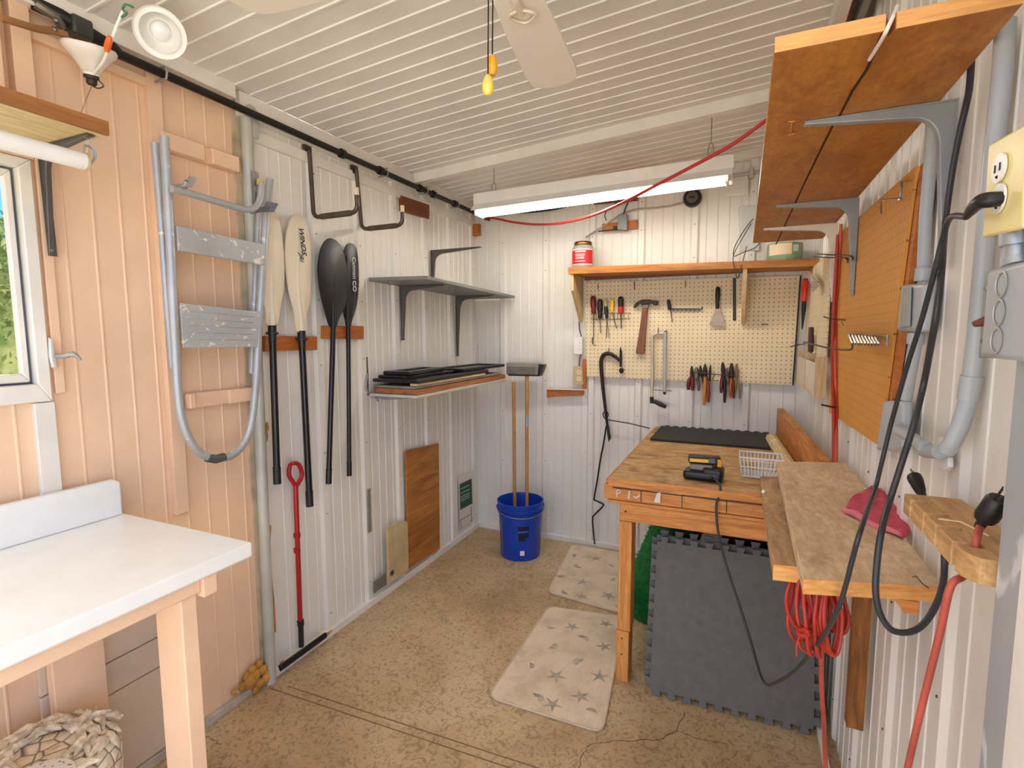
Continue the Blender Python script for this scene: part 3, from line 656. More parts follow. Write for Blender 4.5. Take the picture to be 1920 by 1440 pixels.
# storage hooks
def jhook(label, a, b, px_out, up, pxf):
    A, Bp = L(*a, .022), L(*b, .022)
    t = thing('storage_hook', label, 'hook', Bp)
    C = D(px_out[0], px_out[1], Bp.y); C.z = Bp.z; E = C + V((0, 0, up))
    def arc(p, q, r, k=5):
        return [p, q]
    r = .03; dx = V((1, 0, 0)); dz = V((0, 0, 1))
    path = [A, Bp + dz * r] + [Bp + dx * r * (1 - math.cos(t_)) + dz * r * (1 - math.sin(t_)) for t_ in (.4, .8, 1.2)] + [Bp + dx * r, C - dx * r] + [C - dx * r * (1 - math.sin(t_)) + dz * r * (1 - math.cos(t_)) for t_ in (.4, .8, 1.2)] + [C + dz * r, E]
    obj('rod', M().tube(path, .0095, 12), BRONZE, t)
    f0, f1 = Bp + dx * r * 1.3, C - dx * r * 1.0
    obj('grip_sleeve', M().tube([f0, f0 + dx * .01, f1 - dx * .01, f1], [.0105, .0125, .0125, .0105], 12), plain('dark grip', (82, 68, 54), .6, 0, .2, 20), t)
    obj('end_cap', M().tube([E - dz * .03, E], .0100, 12), plain('cream cap', (226, 208, 178), .5), t)
    obj('mount_plate', M().box(A + V((-.02, -.02, -.02)), A + V((-.006, .02, .03))), BRONZE, t)
jhook('brown U-shaped storage hook hanging above the black paddles, left one', (580, 282), (588, 408), (670, 398), .10, None)
jhook('brown U-shaped storage hook hanging lower, right of the first hook', (668, 318), (678, 430), (755, 424), .09, None)
board('wall_board', [(747, 367), (800, 385), (800, 411), (748, 396)], .004, .02, W_DK, 'dark brown board fixed high on the cream wall', 'board')
obj('corner_block', M().box((XL + .01, YB - .06, 2.135), (XL + .06, YB - .02, 2.215)), W_RED, label='small orange wood block in the corner under the pipe', cat='block', bev=.003)

# brackets and shelves on the left wall
b0 = thing('shelf_bracket', 'dark single shelf bracket with no shelf on it', 'bracket', L(805, 520, 0))
q = L(805, 470, 0); bracket(b0, XL + .016, 1, q.y, q.z, .34, .25, BKT)
gs = thing('wall_shelf', 'bare grey wall shelf on two dark brackets', 'shelf', L(800, 560, 0))
A0 = L(691, 527, .01); B0 = V((-1.452, A0.y + .06, A0.z)); C0 = X(998, 564, -1.452); D0 = V((XL + .01, min(C0.y, YB - .03), C0.z)); 
C0.y = min(C0.y, YB - .03)
obj('shelf_board', M().prism([A0, B0, C0, D0], (0, 0, .018)), SHELFG, gs, bev=.002)
for x, y, dr in ((748, 542, .30), (852, 562, .40)):
    q = L(x, y, 0); t = (q.y - A0.y) / (D0.y - A0.y); bracket(gs, XL + .016, 1, q.y, A0.z + (D0.z - A0.z) * t - .001, .27, dr, BKT, .022)
ls = thing('wall_shelf', 'white-edged wall shelf loaded with black frames', 'shelf', L(800, 740, 0))
z = 1.134; obj('shelf_board', M().box((XL + .014, 2.13, z - .006), (-1.462, 3.215, z + .008)), plain('pale shelf laminate', (206, 200, 190), .4, 0, .06), ls, bev=.002)
obj('end_clip', M().tube([L(693, 738, .02), L(687, 728, .02), L(687, 715, .02), L(690, 700, .02)], .006, 8, 3), STEEL, ls)
bracket(ls, XL + .016, 1, 2.19, z - .007, .24, .02, BKTG, .02); bracket(ls, XL + .016, 1, 3.1, z - .007, .24, .02, BKTG, .02)
obj('wall_strip', M().box((XL + .001, 2.128, 1.13), (XL + .006, 2.140, 1.33)), BKT, ls)
def slab(name, x0, x1, y0, y1, z0, z1, mt, label, cat, rot=0, bev=.002, **k):
    c = V(((x0 + x1) / 2, (y0 + y1) / 2, (z0 + z1) / 2)); r = Matrix.Rotation(math.radians(rot), 3, 'Z')
    return obj(name, M().obox(c, r @ V(((x1 - x0) / 2, 0, 0)), r @ V((0, (y1 - y0) / 2, 0)), V((0, 0, (z1 - z0) / 2))), mt, label=label, cat=cat, bev=bev, **k)
def frame(x0, x1, y0, y1, z0, th, wd, mt, label, rot=0, tilt=0, panel=None):
    c = V(((x0 + x1) / 2, (y0 + y1) / 2, z0)); r = Matrix.Rotation(math.radians(rot), 3, 'Z') @ Matrix.Rotation(math.radians(tilt), 3, 'X')
    def q(x, y): return c + r @ V((x - c.x, y - c.y, 0))
    o = [q(x0, y0), q(x1, y0), q(x1, y1), q(x0, y1)]; i = [q(x0 + wd, y0 + wd), q(x1 - wd, y0 + wd), q(x1 - wd, y1 - wd), q(x0 + wd, y1 - wd)]
    t = thing('picture_frame', label, 'frame', c, 'frames stacked on the loaded wall shelf')
    obj('frame', M().ring(o, i, r @ V((0, 0, th))), mt, t, bev=.004)
    if panel: obj('backing', M().prism([p + r @ V((0, 0, th * .3)) for p in i], r @ V((0, 0, .003))), panel, t)
slab('plank', XL + .03, -1.475, 2.15, 3.20, z + .009, z + .036, wood('red brown plank', (150, 86, 44), (190, 122, 74), 'y', 1), 'red-brown plank lying lowest on the loaded wall shelf', 'plank')
PALEF = plain('silver frame', (158, 150, 138), .4, .3, .1)
frame(XL + .03, -1.48, 2.145, 3.15, z + .038, .014, .03, PALEF, 'thin silver-edged frame directly on the red-brown plank', 0, 0, CARDB)
slab('wood_offcut', -1.52, -1.475, 2.15, 2.9, z + .053, z + .066, W_PALE, 'slim pale wood strip along the front of the stacked frames', 'strip')
frame(XL + .035, -1.47, 2.13, 2.95, z + .068, .018, .05, BLACKP, 'large black frame resting on the pale strip, lowest of the black frames', 1, 0, plain('grey glass', (70, 70, 70), .2))
frame(XL + .05, -1.50, 2.68, 3.23, z + .087, .018, .04, BLACKP, 'black frame at the far end of the shelf, lying on the others', -2, 0, plain('grey mat board', (122, 114, 104), .5))
frame(XL + .06, -1.55, 2.16, 2.62, z + .087, .014, .03, BLACKP, 'black frame second from the top at the near end of the pile', -3)
frame(XL + .06, -1.56, 2.18, 2.56, z + .102, .020, .045, BLACKG, 'topmost small black frame with an open centre', 4, 0)

# leaning and fixed panels low on the left wall
board('plywood_panel', [(758, 845), (820, 831), (822, 1029), (764, 1066)], .018, .012, PLY, 'tall orange plywood panel leaning low against the cream wall', 'panel')
tb = board('panel_offcut', [(723, 991), (728, 985), (757, 975), (761, 980), (763, 1070), (725, 1094)], .034, .014, plain('tan painted board', (206, 184, 138), .55, 0, .1, 12), 'small tan board with a dark knot leaning beside the plywood', 'board')
obj('knot', M().lathe([(.018, 0), (.018, .002), (.012, .003), (0, .003)], L(735, 1074, .048), (1, 0, 0), 20), plain('grey knot', (112, 104, 88), .6), tb)
obj('knot_centre', M().lathe([(.008, 0), (.008, .002), (0, .002)], L(735, 1074, .051), (1, 0, 0), 16), BLACKM, tb)
board('metal_scrap', [(700, 1092), (722, 1074), (724, 1096), (700, 1113)], .026, .004, plain('dull grey sheet', (128, 128, 120), .5, .3, .1), 'grey sheet metal scrap behind the tan board', 'scrap')
board('metal_strip', [(688, 918), (694, 915), (696, 996), (690, 1000)], .017, .004, plain('dull grey strip', (150, 148, 140), .5, .3, .1), 'short grey metal strip on the cream wall above the tan board', 'strip')
sg = board('wall_sign', [(859, 893), (887, 881), (888, 973), (862, 992)], .016, .003, plain('white sign board', (224, 218, 206), .5, 0, .04), 'white panel with dark green printed block low in the corner', 'sign')
obj('green_block', M().prism([L(x, y, .0192) for x, y in ((862, 908), (884, 897), (885.5, 944), (863, 956))], (.001, 0, 0)), plain('sign green', (20, 74, 44), .5), sg)
m = M()
for y0 in (914, 922, 929, 933, 937): m.prism([L(864, y0 + 2.3, .0204), L(880.5, y0 - 5.8, .0204), L(880.5, y0 - 4.3, .0204), L(864, y0 + 3.8, .0204)], (.0008, 0, 0))
obj('printed_lines', m, plain('sign pale ink', (170, 190, 170), .5), sg)
m = M()
for a, b in (((862, 976), (883, 964)), ((863, 976), (866, 991)), ((883, 950), (884.5, 978))): m.tube([L(*a, .0195), L(*b, .0195)], .002, 4)
obj('printed_border', m, DARKJ, sg)

# red floor scraper
sc = thing('floor_squeegee', 'red-handled squeegee with black blade standing against the cream wall', 'squeegee', L(564, 1210, .05))
obj('pole', M().tube([L(554, 905, .045), L(558, 1020, .05), L(563, 1168, .055)], .0105, 12), REDP, sc)
obj('grip', M().tube([L(x, y, .045) for x, y in ((555, 911), (549, 903), (541.5, 890), (544, 872), (552, 868.5), (560, 871), (566.5, 889), (561, 903))], .0095, 10, 2, closed=True), REDP, sc)
m = M()
for y in (1000, 1028): m.tube([L(556.5, y, .048), L(557.2, y + 7, .048)], .0145, 12)
each('collar', m, REDP, sc)
obj('socket', M().tube([L(563, 1163, .055), L(564, 1172, .055), L(564, 1173, .055), L(565, 1212, .056)], [.0145, .0145, .0115, .0115], 12), BLACKP, sc)
a, b = L(524, 1232, .05), L(610, 1181, .05); a.z = b.z = .052
obj('blade_holder', M().obox((a + b) / 2, (b - a) / 2, V((.010, 0, .006)), V((-.004, 0, .011))), BLACKP, sc, bev=.004)
obj('rubber_edge', M().box((a.x - .004, a.y, .036), (a.x + .003, b.y, .05)), BLACKP, sc)

# bucket and poles in the corner
BC = V((-1.292, 3.028, 0))
bk = thing('bucket', 'blue plastic bucket standing in the far corner', 'bucket', BC)
obj('body', M().lathe([(.128, 0), (.130, .004), (.139, .25), (.140, .29), (.149, .292), (.150, .305), (.143, .308), (.143, .318), (.151, .32), (.152, .332), (.145, .335), (.146, .352), (.152, .354), (.153, .366), (.147, .368), (.143, .35), (.126, .012), (0, .012)], BC, seg=48), BLUE, bk)
def arc(z, r, a0, a1, n=10): return [BC + V((math.cos(math.radians(a0 + (a1 - a0) * k / n)) * r, math.sin(math.radians(a0 + (a1 - a0) * k / n)) * r, z)) for k in range(n + 1)]
obj('bail_handle', M().tube([p - V((0, 0, .035 * math.sin(math.pi * i / 16))) for i, p in enumerate(arc(.325, .157, -150, 30, 16))], .0022, 6), STEEL, bk)
m = M()
for a in (-150, 30): m.lathe([(.013, 0), (.013, .01), (0, .012)], arc(.325, .147, a, a, 1)[0], V((math.cos(math.radians(a)), math.sin(math.radians(a)), 0)), 12)
each('ear', m, BLUE, bk)
def wrap(name, z0, z1, a0, a1, mt, par=bk):
    r = lambda z: .1295 + .0385 * z + .0012
    return obj(name, M().grid([arc(z0, r(z0), a0, a1), arc(z1, r(z1), a0, a1)]), mt, par)
NAVY = plain('dark print', (8, 20, 52), .4); 
wrap('print_block', .205, .232, -74, -44, NAVY); wrap('print_figure', .135, .188, -72, -54, NAVY); wrap('print_figure', .158, .19, -56, -44, NAVY); wrap('print_line', .194, .199, -73, -48, plain('pale blue print', (110, 130, 190), .4))
wrap('sticker', .040, .072, -68, -56, WHITEP); wrap('print_stripe', .03, .255, -131, -128, plain('pale stripe', (150, 170, 214), .4))
wrap('print_column', .06, .225, -141, -134, plain('dull red print', (140, 40, 60), .4))
def pole(name, label, base, top, r=.0115, mt=W_POLE):
    t = thing(name, label, 'broom', base); obj('handle', M().tube([base, V(base).lerp(V(top), .5), top], r, 12), mt, t); return t
pt = D(988, 704, 3.235); pb = BC + V((.035, .03, .013))
dm2 = pole('dust_mop', 'wooden-handled mop upside down in the bucket with a grey ribbed head', pb, pt)
q0, q1 = D(951, 690, 3.245), D(1014, 688, 3.245); wv = (q1 - q0).normalized(); hh = V((0, 0, 1))
q0.z = q1.z = pt.z + .045
obj('head', M().obox((q0 + q1) / 2, (q1 - q0) / 2, V((0, .022, 0)), V((0, 0, .042))), plain('grey mop pad', (150, 144, 134), .7, 0, .08, 20), dm2, bev=.008)
m = M()
for k in range(4): m.box((q0.x + .01, 3.219, q0.z - .03 + k * .013), (q1.x - .03, 3.224, q0.z - .027 + k * .013))
each('rib', m, plain('dark rib', (96, 90, 82), .7), dm2)
obj('blade_edge', M().prism([V((q1.x - .004, 3.215, q0.z + .034)), V((q1.x + .035, 3.215, q0.z + .032)), V((q1.x + .016, 3.215, q0.z - .02)), V((q1.x + .002, 3.215, q0.z - .046)), V((q0.x + .02, 3.215, q0.z - .05)), V((q0.x + .02, 3.215, q0.z - .042)), V((q1.x - .012, 3.215, q0.z - .04))], (0, .05, 0)), BLACKP, dm2)
obj('ferrule', M().tube([pt - V((0, 0, .02)), pt + V((0, .005, .012))], .0135, 12), STEEL, dm2)
obj('metal_band', M().tube([V(pb).lerp(pt, .70), V(pb).lerp(pt, .77)], .0122, 12), STEEL, dm2)
pb2 = BC + V((-.04, .005, .013)); pt2 = D(963, 716, 3.17)
pole('broom_stick', 'bare wooden pole in the bucket leaning left beside the mop', pb2, pt2)

# ================================================================ overhead: shop light, fan
FY = 2.69
sl = thing('shop_light', 'white fluorescent shop light hung on two chains by the back wall', 'light', D(1130, 335, FY))
a, b = D(889, 363, FY), D(1377, 288, FY); dx = (b - a); up = V((0, 0, 1)); back = V((0, 1, 0))
def lp(t, y, z): return a + dx * t + back * y + up * z
obj('housing', M().prism([lp(0, -.012, -.066), lp(0, -.012, -.004), lp(0, .0, 0), lp(0, .06, 0), lp(0, .072, -.004), lp(0, .072, -.066)], dx), plain('white enamel', (238, 234, 226), .35, 0, .03), sl, bev=.002)
obj('reflector', M().prism([lp(.004, -.012, -.064), lp(.004, -.058, -.105), lp(.004, -.056, -.107), lp(.004, .03, -.07), lp(.004, .116, -.107), lp(.004, .118, -.105), lp(.004, .072, -.064)], dx * .992), plain('white enamel reflector', (244, 242, 238), .3, 0, .02), sl)
TUBE = emit('lit fluorescent tube', (255, 250, 240), 16)
for y in (.005, .055): obj('tube', M().tube([lp(.025, y, -.108), lp(.975, y, -.108)], .0165, 16), TUBE, sl)
for t in (.012, .98): obj('lampholder', M().obox(lp(t, .03, -.10), dx.normalized() * .007, V((0, .05, 0)), V((0, 0, .028))), WHITEP, sl, bev=.003)
for px_, yy in (((926, 310), 0), ((1335, 215), 0)):
    q = D(px_[0], px_[1], FY + .03); q.z = ceil_z(q.x) - .002; t = (q.x - a.x) / dx.x; e_ = lp(t, .03, 0)
    c_ = obj('chain', M().tube([q, q.lerp(e_, .6)], .0022, 6).tube([q.lerp(e_, .60), q.lerp(e_, .72) + V((.011, 0, 0)), q.lerp(e_, .9) + V((.011, 0, 0)), e_, q.lerp(e_, .9) - V((.011, 0, 0)), q.lerp(e_, .72) - V((.011, 0, 0))], .0022, 6, 4, closed=True), CHROME, sl)
HUB = V((-.475, .965, 0)); HUB.z = 2.29
fan = thing('ceiling_fan', 'white ceiling fan with broad rounded blades', 'fan', HUB)
hz = ceil_z(HUB.x)
obj('canopy', M().lathe([(.03, -.06), (.06, -.05), (.07, 0), (.0, 0)], V((HUB.x, HUB.y, hz)), seg=32), WHITEP, fan)
obj('motor', M().lathe([(0, -.07), (.05, -.07), (.06, -.04), (.095, -.03), (.10, .02), (.07, .045), (.03, .05), (.03, .09), (0, .09)], HUB, seg=36), WHITEP, fan)
def blade(deg):
    d = V((math.cos(math.radians(deg)), math.sin(math.radians(deg)), 0)); n = V((-d.y, d.x, 0)); z = 2.205
    o = V((HUB.x, HUB.y, z)); pts = [(.17, -.052), (.30, -.064), (.54, -.075), (.595, -.068), (.618, -.045), (.626, 0), (.618, .045), (.595, .068), (.54, .075), (.30, .064), (.17, .052)]
    tw = V((0, 0, -.06))
    bl = obj('blade', M().prism([o + d * r + n * s + tw * s for r, s in pts], (0, 0, .008)), plain('cream fan blade', (238, 230, 216), .4, 0, .02, 3), fan, bev=.002)
    m = M().tube([o + d * .09 + V((0, 0, .07)), o + d * .13 + V((0, 0, .03)), o + d * .17 - V((0, 0, .006)), o + d * .23 - V((0, 0, .006))], .009, 8, 4)
    m.tube([o + d * .215 + n * .0 - V((0, 0, .008)), o + d * .235 + n * .032 - V((0, 0, .006)), o + d * .265 - V((0, 0, .008)), o + d * .235 - n * .032 - V((0, 0, .010))], .0035, 6, 6, closed=True)
    obj('blade_iron', m, plain('blade iron', (226, 212, 190), .4, .1, .05), bl)
for k in range(4): blade(97 + 90 * k)
for n_, kp, tp, mt, ks in (('pull_chain', (915, 140), (918, 0), plain('pale yellow knob', (246, 214, 96), .35, 0, .06), 1.0), ('pull_chain', (923, 103), (923, 0), plain('amber knob', (240, 168, 30), .35, 0, .08), .9)):
    q = D(kp[0], kp[1], 1.02 if ks == 1 else 1.035); top = V((q.x + .004, q.y, 2.24))
    ch = obj(n_, M().tube([q, top], .0016, 6), BLACKM, fan)
    obj('knob', M().lathe([(.003, 0), (.0085, -.006), (.0125 * ks, -.020), (.012 * ks, -.032), (.006, -.041), (0, -.042)], q, seg=16), mt, ch)

# ================================================================ back wall
PB = .03
pgb = thing('pegboard', 'cream pegboard on the back wall above the workbench', 'pegboard', (-.34, YB - PB, 1.15))
c = [D(1097, 529, YB - PB), D(1499.5, 517, YB - PB), D(1485, 722, YB - PB), D(1100, 706, YB - PB)]
obj('panel', M().prism([V((q.x, YB - PB, q.z)) for q in c], (0, .006, 0)), PEGB, pgb)
obj('edge_strip', M().prism([V((q.x, YB - PB + .001, q.z)) for q in (c[1] + V((.001, 0, .002)), c[1] + V((.008, 0, .002)), c[2] + V((.008, 0, -.002)), c[2] + V((.001, 0, -.002)))], (0, .008, 0)), BLACKM, pgb)
m = M()
for k in range(4): m.box((c[0].x + .05 + .38 * k, YB - .022, 1.17), (c[0].x + .09 + .38 * k, YB - .017, 1.76))
each('batten', m, W_PALE, pgb)
def K(x, y, o=.05): return D(x, y, YB - o)

bsh = thing('wooden_shelf', 'stained pine shelf on two pale wood brackets above the pegboard', 'shelf', (-.33, 3.2, 1.82))
SY = 3.10
q0, q1, q2, q3 = D(1065, 501, SY), D(1065, 514, SY), D(1530, 499, SY), D(1530, 485, SY); q2.x = q3.x = XR - .012
obj('shelf_board', M().prism([q0, q1, q2, q3], (0, YB - .018 - SY, 0)), W_BSH, bsh, bev=.002)
def tri(x, th, zt, zb, bk_):
    return M().prism([V((x, SY + .012, zt)), V((x, bk_, zt)), V((x, bk_, zb)), V((x, bk_ - .027, zb)), V((x, SY + .02, zt - .10))], (th, 0, 0))
obj('bracket', tri(-.986, .018, q1.z, 1.52, YB - .018), W_PALE, bsh, bev=.001)
obj('bracket', tri(-.012, .022, q1.z - .006, 1.50, YB - .032), W_PALE, bsh, bev=.001)
obj('ledger', M().box((-.955, YB - .04, q1.z - .02), (XR - .02, YB - .018, q1.z - .002)), W_DK, bsh)
obj('steel_strip', M().prism([K(1374, 521, .034), K(1380, 521, .034), K(1380, 601, .034), K(1374, 601, .034)], (0, .003, 0)), TOOLD, label='dark steel strip fixed to the pegboard behind the right shelf bracket', cat='strip')
jc = D(1093, 499, 3.2); jc.z = q0.z + (q3.z - q0.z) * (jc.x - q0.x) / (q3.x - q0.x) + .001
jr = thing('jar', 'glass jar with red label and copper lid on the pine shelf', 'jar', jc)
obj('glass_body', M().lathe([(.060, 0), (.066, .006), (.067, .012), (.067, .118), (.060, .134), (.052, .14), (0, .14)], jc, seg=32), plain('cloudy jar glass', (168, 170, 160), .12, 0, .1), jr)
obj('lid', M().lathe([(.052, .138), (.056, .140), (.057, .146), (.056, .158), (.053, .162), (0, .163)], jc, seg=32), COPPER, jr)
def band(c, r, z0, z1, a0, a1, n=16): return M().grid([[c + V((math.cos(math.radians(a0 + (a1 - a0) * k / n)) * r, math.sin(math.radians(a0 + (a1 - a0) * k / n)) * r, z)) for k in range(n + 1)] for z in (z0, z1)])
lb = obj('label', band(jc, .0676, .022, .106, -165, -15), plain('red label', (206, 30, 40), .45, 0, .04), jr)
obj('label_border', band(jc, .0678, .106, .113, -165, -15), plain('pale label ink', (240, 214, 208), .5), lb)
obj('label_border', band(jc, .0678, .017, .022, -165, -15), plain('pale label ink', (240, 214, 208), .5), lb)
m = M()
for z, w0, w1 in ((.093, -120, -60), (.079, -122, -64), (.070, -118, -66), (.061, -116, -68), (.053, -116, -68), (.036, -120, -62)): 
    g = band(jc, .0680, z, z + (.008 if z == .093 else .0035), w0, w1); me_ = bpy.data.meshes.new('t'); g.b.to_mesh(me_); m.b.from_mesh(me_); bpy.data.meshes.remove(me_)
obj('label_lines', m, plain('white label ink', (246, 226, 224), .5), lb)
tn = D(1470, 487, 3.22); tn.z = q0.z + (q3.z - q0.z) * (tn.x - q0.x) / (q3.x - q0.x) + .003
tin = thing('tin', 'round green-banded tin at the right end of the pine shelf', 'tin', tn)
obj('body', M().lathe([(.085, 0), (.087, .004), (.087, .09), (.085, .094), (0, .094)], tn, seg=36), plain('green grey tin', (140, 160, 128), .4, 0, .06), tin)
obj('label', band(tn, .0875, .030, .088, -150, -70), plain('cream label', (232, 212, 172), .5, 0, .04), tin)
obj('label_patch', band(tn, .088, .045, .080, -66, -45), plain('pale patch', (196, 214, 190), .5), tin)

# electrics high on the back wall
def bq(pts, th, o=.018): return M().prism([D(x, y, YB - o) for x, y in pts], (0, -th, 0))
obj('backing_block', bq([(1114, 371), (1196, 361), (1196, 377), (1115, 384)], .02), W_DK, label='dark wood backing block behind the shop light', cat='block', bev=.002)
obj('backing_block', bq([(1130, 421), (1196, 413), (1196, 429), (1130, 434)], .02), W_RED, label='orange wood backing block under the red hose on the back wall', cat='block', bev=.002)
gb = thing('junction_box', 'grey square junction box on the orange block of the back wall', 'box', D(1169, 434, YB - .04))
obj('box', bq([(1161, 404), (1178, 403), (1178, 434), (1160, 432)], .04, .038), plain('grey junction box', (136, 142, 138), .45, .1), gb, bev=.004)
obj('connector', M().tube([D(1150, 426, YB - .055), D(1162, 428, YB - .055)], .009, 10), plain('dark connector', (60, 60, 58), .5), gb)
obj('ceiling_box', M().lathe([(.045, 0), (.045, .03), (.036, .042), (0, .044)], D(1152, 364, YB - .038), (0, -1, 0), 24), plain('round box grey', (156, 162, 160), .4, .2), label='round grey electrical box on the dark block behind the light', cat='box', bev=.002)
ok = D(1299, 373, YB - .02)
ro = thing('round_outlet', 'black round twist-lock outlet on the back wall under the shop light', 'outlet', ok)
obj('body', M().lathe([(.050, -.003), (.053, .01), (.053, .035), (.046, .045), (0, .045)], ok, (0, -1, 0), 28), BLACKG, ro)
obj('face', M().lathe([(.033, .045), (.033, .049), (0, .049)], ok, (0, -1, 0), 24), plain('olive face', (86, 78, 62), .4), ro)
obj('slot', M().box(ok + V((-.018, -.052, -.006)), ok + V((.016, -.049, .004))), BLACKM, ro)
def cord(name, pts, r, mt, label, cat='cable', sm=6, seg=8, **k): return obj(name, M().tube(pts, r, seg, sm), mt, label=label, cat=cat, **k)
KB = lambda x, y, o=.03: D(x, y, YB - o)
cord('grey_cable', [KB(1284, 379), KB(1255, 386), KB(1225, 390), KB(1195, 392), KB(1170, 399), KB(1150, 411), KB(1135, 422, .05), KB(1115, 434, .04), KB(1098, 445)], .0055, plain('grey sheath', (172, 164, 150), .5), 'pale grey cable looping from the black round outlet to the jar side')
cord('black_cable', [KB(905, 403), KB(960, 399), KB(1010, 396), KB(1048, 390), KB(1080, 380), KB(1110, 372), KB(1140, 369, .06)], .008, CABLE, 'black cable sagging along the back wall behind the shop light')
cord('black_cable', [KB(1165, 362, .07), KB(1158, 378, .06), KB(1140, 393, .05), KB(1134, 404, .045), KB(1137, 413, .045)], .0032, CABLE, 'thin black wire curling down from the round grey box')
cord('black_cable', [KB(1186, 362, .06), KB(1178, 378, .06), KB(1171, 395, .06), KB(1168, 405, .06)], .0048, CABLE, 'short black cable rising from the square junction box')
cord('black_cable', [KB(1122, 434, .05), KB(1140, 432, .06), KB(1162, 430, .06)], .004, CABLE, 'black cable entering the left side of the square junction box')
# vent, conduit and panel near the right end
vt = thing('louvre_vent', 'white louvred vent high on the back wall near the right corner', 'vent', D(1380, 369, YB - .02))
obj('frame', bq([(1358, 335), (1403, 329), (1403, 365), (1357, 370)], .006, .02), plain('cream vent', (244, 238, 218), .4, 0, .03), vt, bev=.001)
for k in range(7):
    t = k / 7
    obj('slat', M().prism([D(1360, 338.5 + 29 * t + 3, YB - .027), D(1401, 333 + 29 * t + 3, YB - .027), D(1401, 333 + 29 * t, YB - .034), D(1360, 338.5 + 29 * t, YB - .034)], (0, .0015, .0015)), WHITEP, vt)
cd = thing('wall_conduit', 'short grey conduit with coupling beside the louvred vent', 'conduit', D(1400, 327, YB - .03))
obj('pipe', M().tube([KB(1374, 330), KB(1424, 322)], .010, 10), GREYP, cd)
obj('coupling', bq([(1405, 316), (1413, 315), (1413, 335), (1405, 337)], .03, .018), GREYP, cd, bev=.002)
obj('panel_cover', bq([(1385, 388), (1424, 384), (1424, 470), (1387, 470)], .008, .018), plain('pale grey cover', (204, 204, 198), .4, .1, .04), label='pale grey metal cover plate on the back wall beside the shelf end', cat='panel', bev=.002)
cord('thin_wire', [KB(1412, 410, .04), KB(1395, 432, .05), KB(1378, 462, .08), KB(1376, 480, .12), KB(1392, 474, .14), KB(1415, 465, .14), KB(1424, 456, .1)], .0024, CABLE, 'thin black wire coiled behind the long shelf, over the pine shelf')
cord('thin_wire', [KB(1408, 420, .04), KB(1390, 450, .1), KB(1375, 480, .24), KB(1378, 505, .255), KB(1383, 522, .25), KB(1390, 500, .255), KB(1400, 462, .1)], .0022, CABLE, 'thin black wire drooping over the front of the pine shelf')

# outlets left of the pegboard
def plate(name, pts, th, o, mt, label, cat, bev=.003): return obj(name, bq(pts, th, o), mt, label=label, cat=cat, bev=bev)
sw = thing('switch_box', 'white surface box with cable left of the pegboard', 'box', KB(1086, 664))
obj('cover', bq([(1078, 632), (1094, 631), (1094, 664), (1078, 664)], .03, .018), WHITEP, sw, bev=.003)
obj('button', M().ball(KB(1087, 643, .049), (.003, .002, .003), 8).ball(KB(1087, 649, .049), (.003, .002, .003), 8).ball(KB(1086, 655, .049), (.003, .002, .003), 8), plain('grey button', (170, 164, 158), .5), sw)
ob = thing('wall_outlet', 'beige duplex outlet below the white surface box', 'outlet', KB(1085, 721))
obj('plate', bq([(1077, 687), (1094, 686), (1096, 720), (1077, 721)], .035, .02), plain('beige plate', (206, 180, 138), .45, 0, .06), ob, bev=.003)
for y in (698, 710):
    s_ = obj('socket', M().lathe([(.0165, 0), (.0165, .003), (0, .003)], KB(1085.5, y, .055), (0, -1, 0), 20), plain('cream socket', (240, 222, 180), .4), ob)
    obj('slots', M().box(KB(1085.5, y, .0585) + V((-.005, -.001, -.003)), KB(1085.5, y, .0585) + V((-.003, 0, .005))).box(KB(1085.5, y, .0585) + V((.003, -.001, -.003)), KB(1085.5, y, .0585) + V((.005, 0, .005))), BLACKM, s_)
plate('wood_strip', [(1094, 673), (1100, 673), (1100, 728), (1093, 730)], .02, .018, W_RED, 'narrow orange wood strip behind the beige outlet', 'strip')
cord('grey_cable', [KB(1087, 590), KB(1086, 612), KB(1090, 632)], .0045, plain('dark grey sheath', (96, 90, 82), .5), 'dark grey cable above the white surface box')
cord('grey_cable', [KB(1090, 664), KB(1087, 672), KB(1086, 687)], .0045, plain('dark grey sheath', (96, 90, 82), .5), 'dark grey cable between the white box and the beige outlet')
sb = thing('wood_ledge', 'short orange board on a white strip below the beige outlet', 'board', KB(1060, 745))
obj('board', bq([(1027, 729), (1095, 731), (1095, 740), (1060, 742), (1027, 744)], .022, .018), W_RED, sb, bev=.002)
obj('strip', bq([(1027, 727.5), (1099, 729), (1099, 731), (1027, 729.5)], .03, .018).prism([KB(1060, 742, .019), KB(1099, 743, .019), KB(1099, 746, .019), KB(1027, 746, .019)], (0, -.01, 0)), TRIM, sb)

# ---- tools on the pegboard
def cyl(pts, r, seg=12): return M().tube([K(x, y) if len(q) == 2 else K(x, y, q[2]) for q in pts for x, y in [q[:2]]], r, seg)
def driver(label, ht, hb, tip, hmat, r, shank=.003, band_=None):
    t = thing('screwdriver', label, 'screwdriver', K(*tip), 'screwdrivers in the wire rack')
    A, Bq = K(*ht), K(*hb); d = Bq - A
    obj('handle', M().tube([A, A + d * .06, A + d * .2, A + d * .55, A + d * .72, A + d * .8, A + d * .95, Bq], [r * .5, r * .85, r, r, r * .75, r * .72, r * .85, r * .6], 14), hmat, t)
    obj('shaft', M().tube([Bq, K(*tip)], shank, 8), TOOLM, t)
    if band_: obj('collar', M().tube([A + d * .62, A + d * .98], r * 1.03, 14), band_, t)
driver('screwdriver with dark red handle, leftmost in the wire rack', (1112, 555), (1113, 588), (1113, 632), HAND_R, .019)
driver('screwdriver with black handle, second from left in the wire rack', (1125, 561), (1125, 597), (1126, 625), BLACKP, .018)
driver('screwdriver with short black grip, third from left in the wire rack', (1136, 573), (1138, 597), (1137, 633), BLACKP, .013)
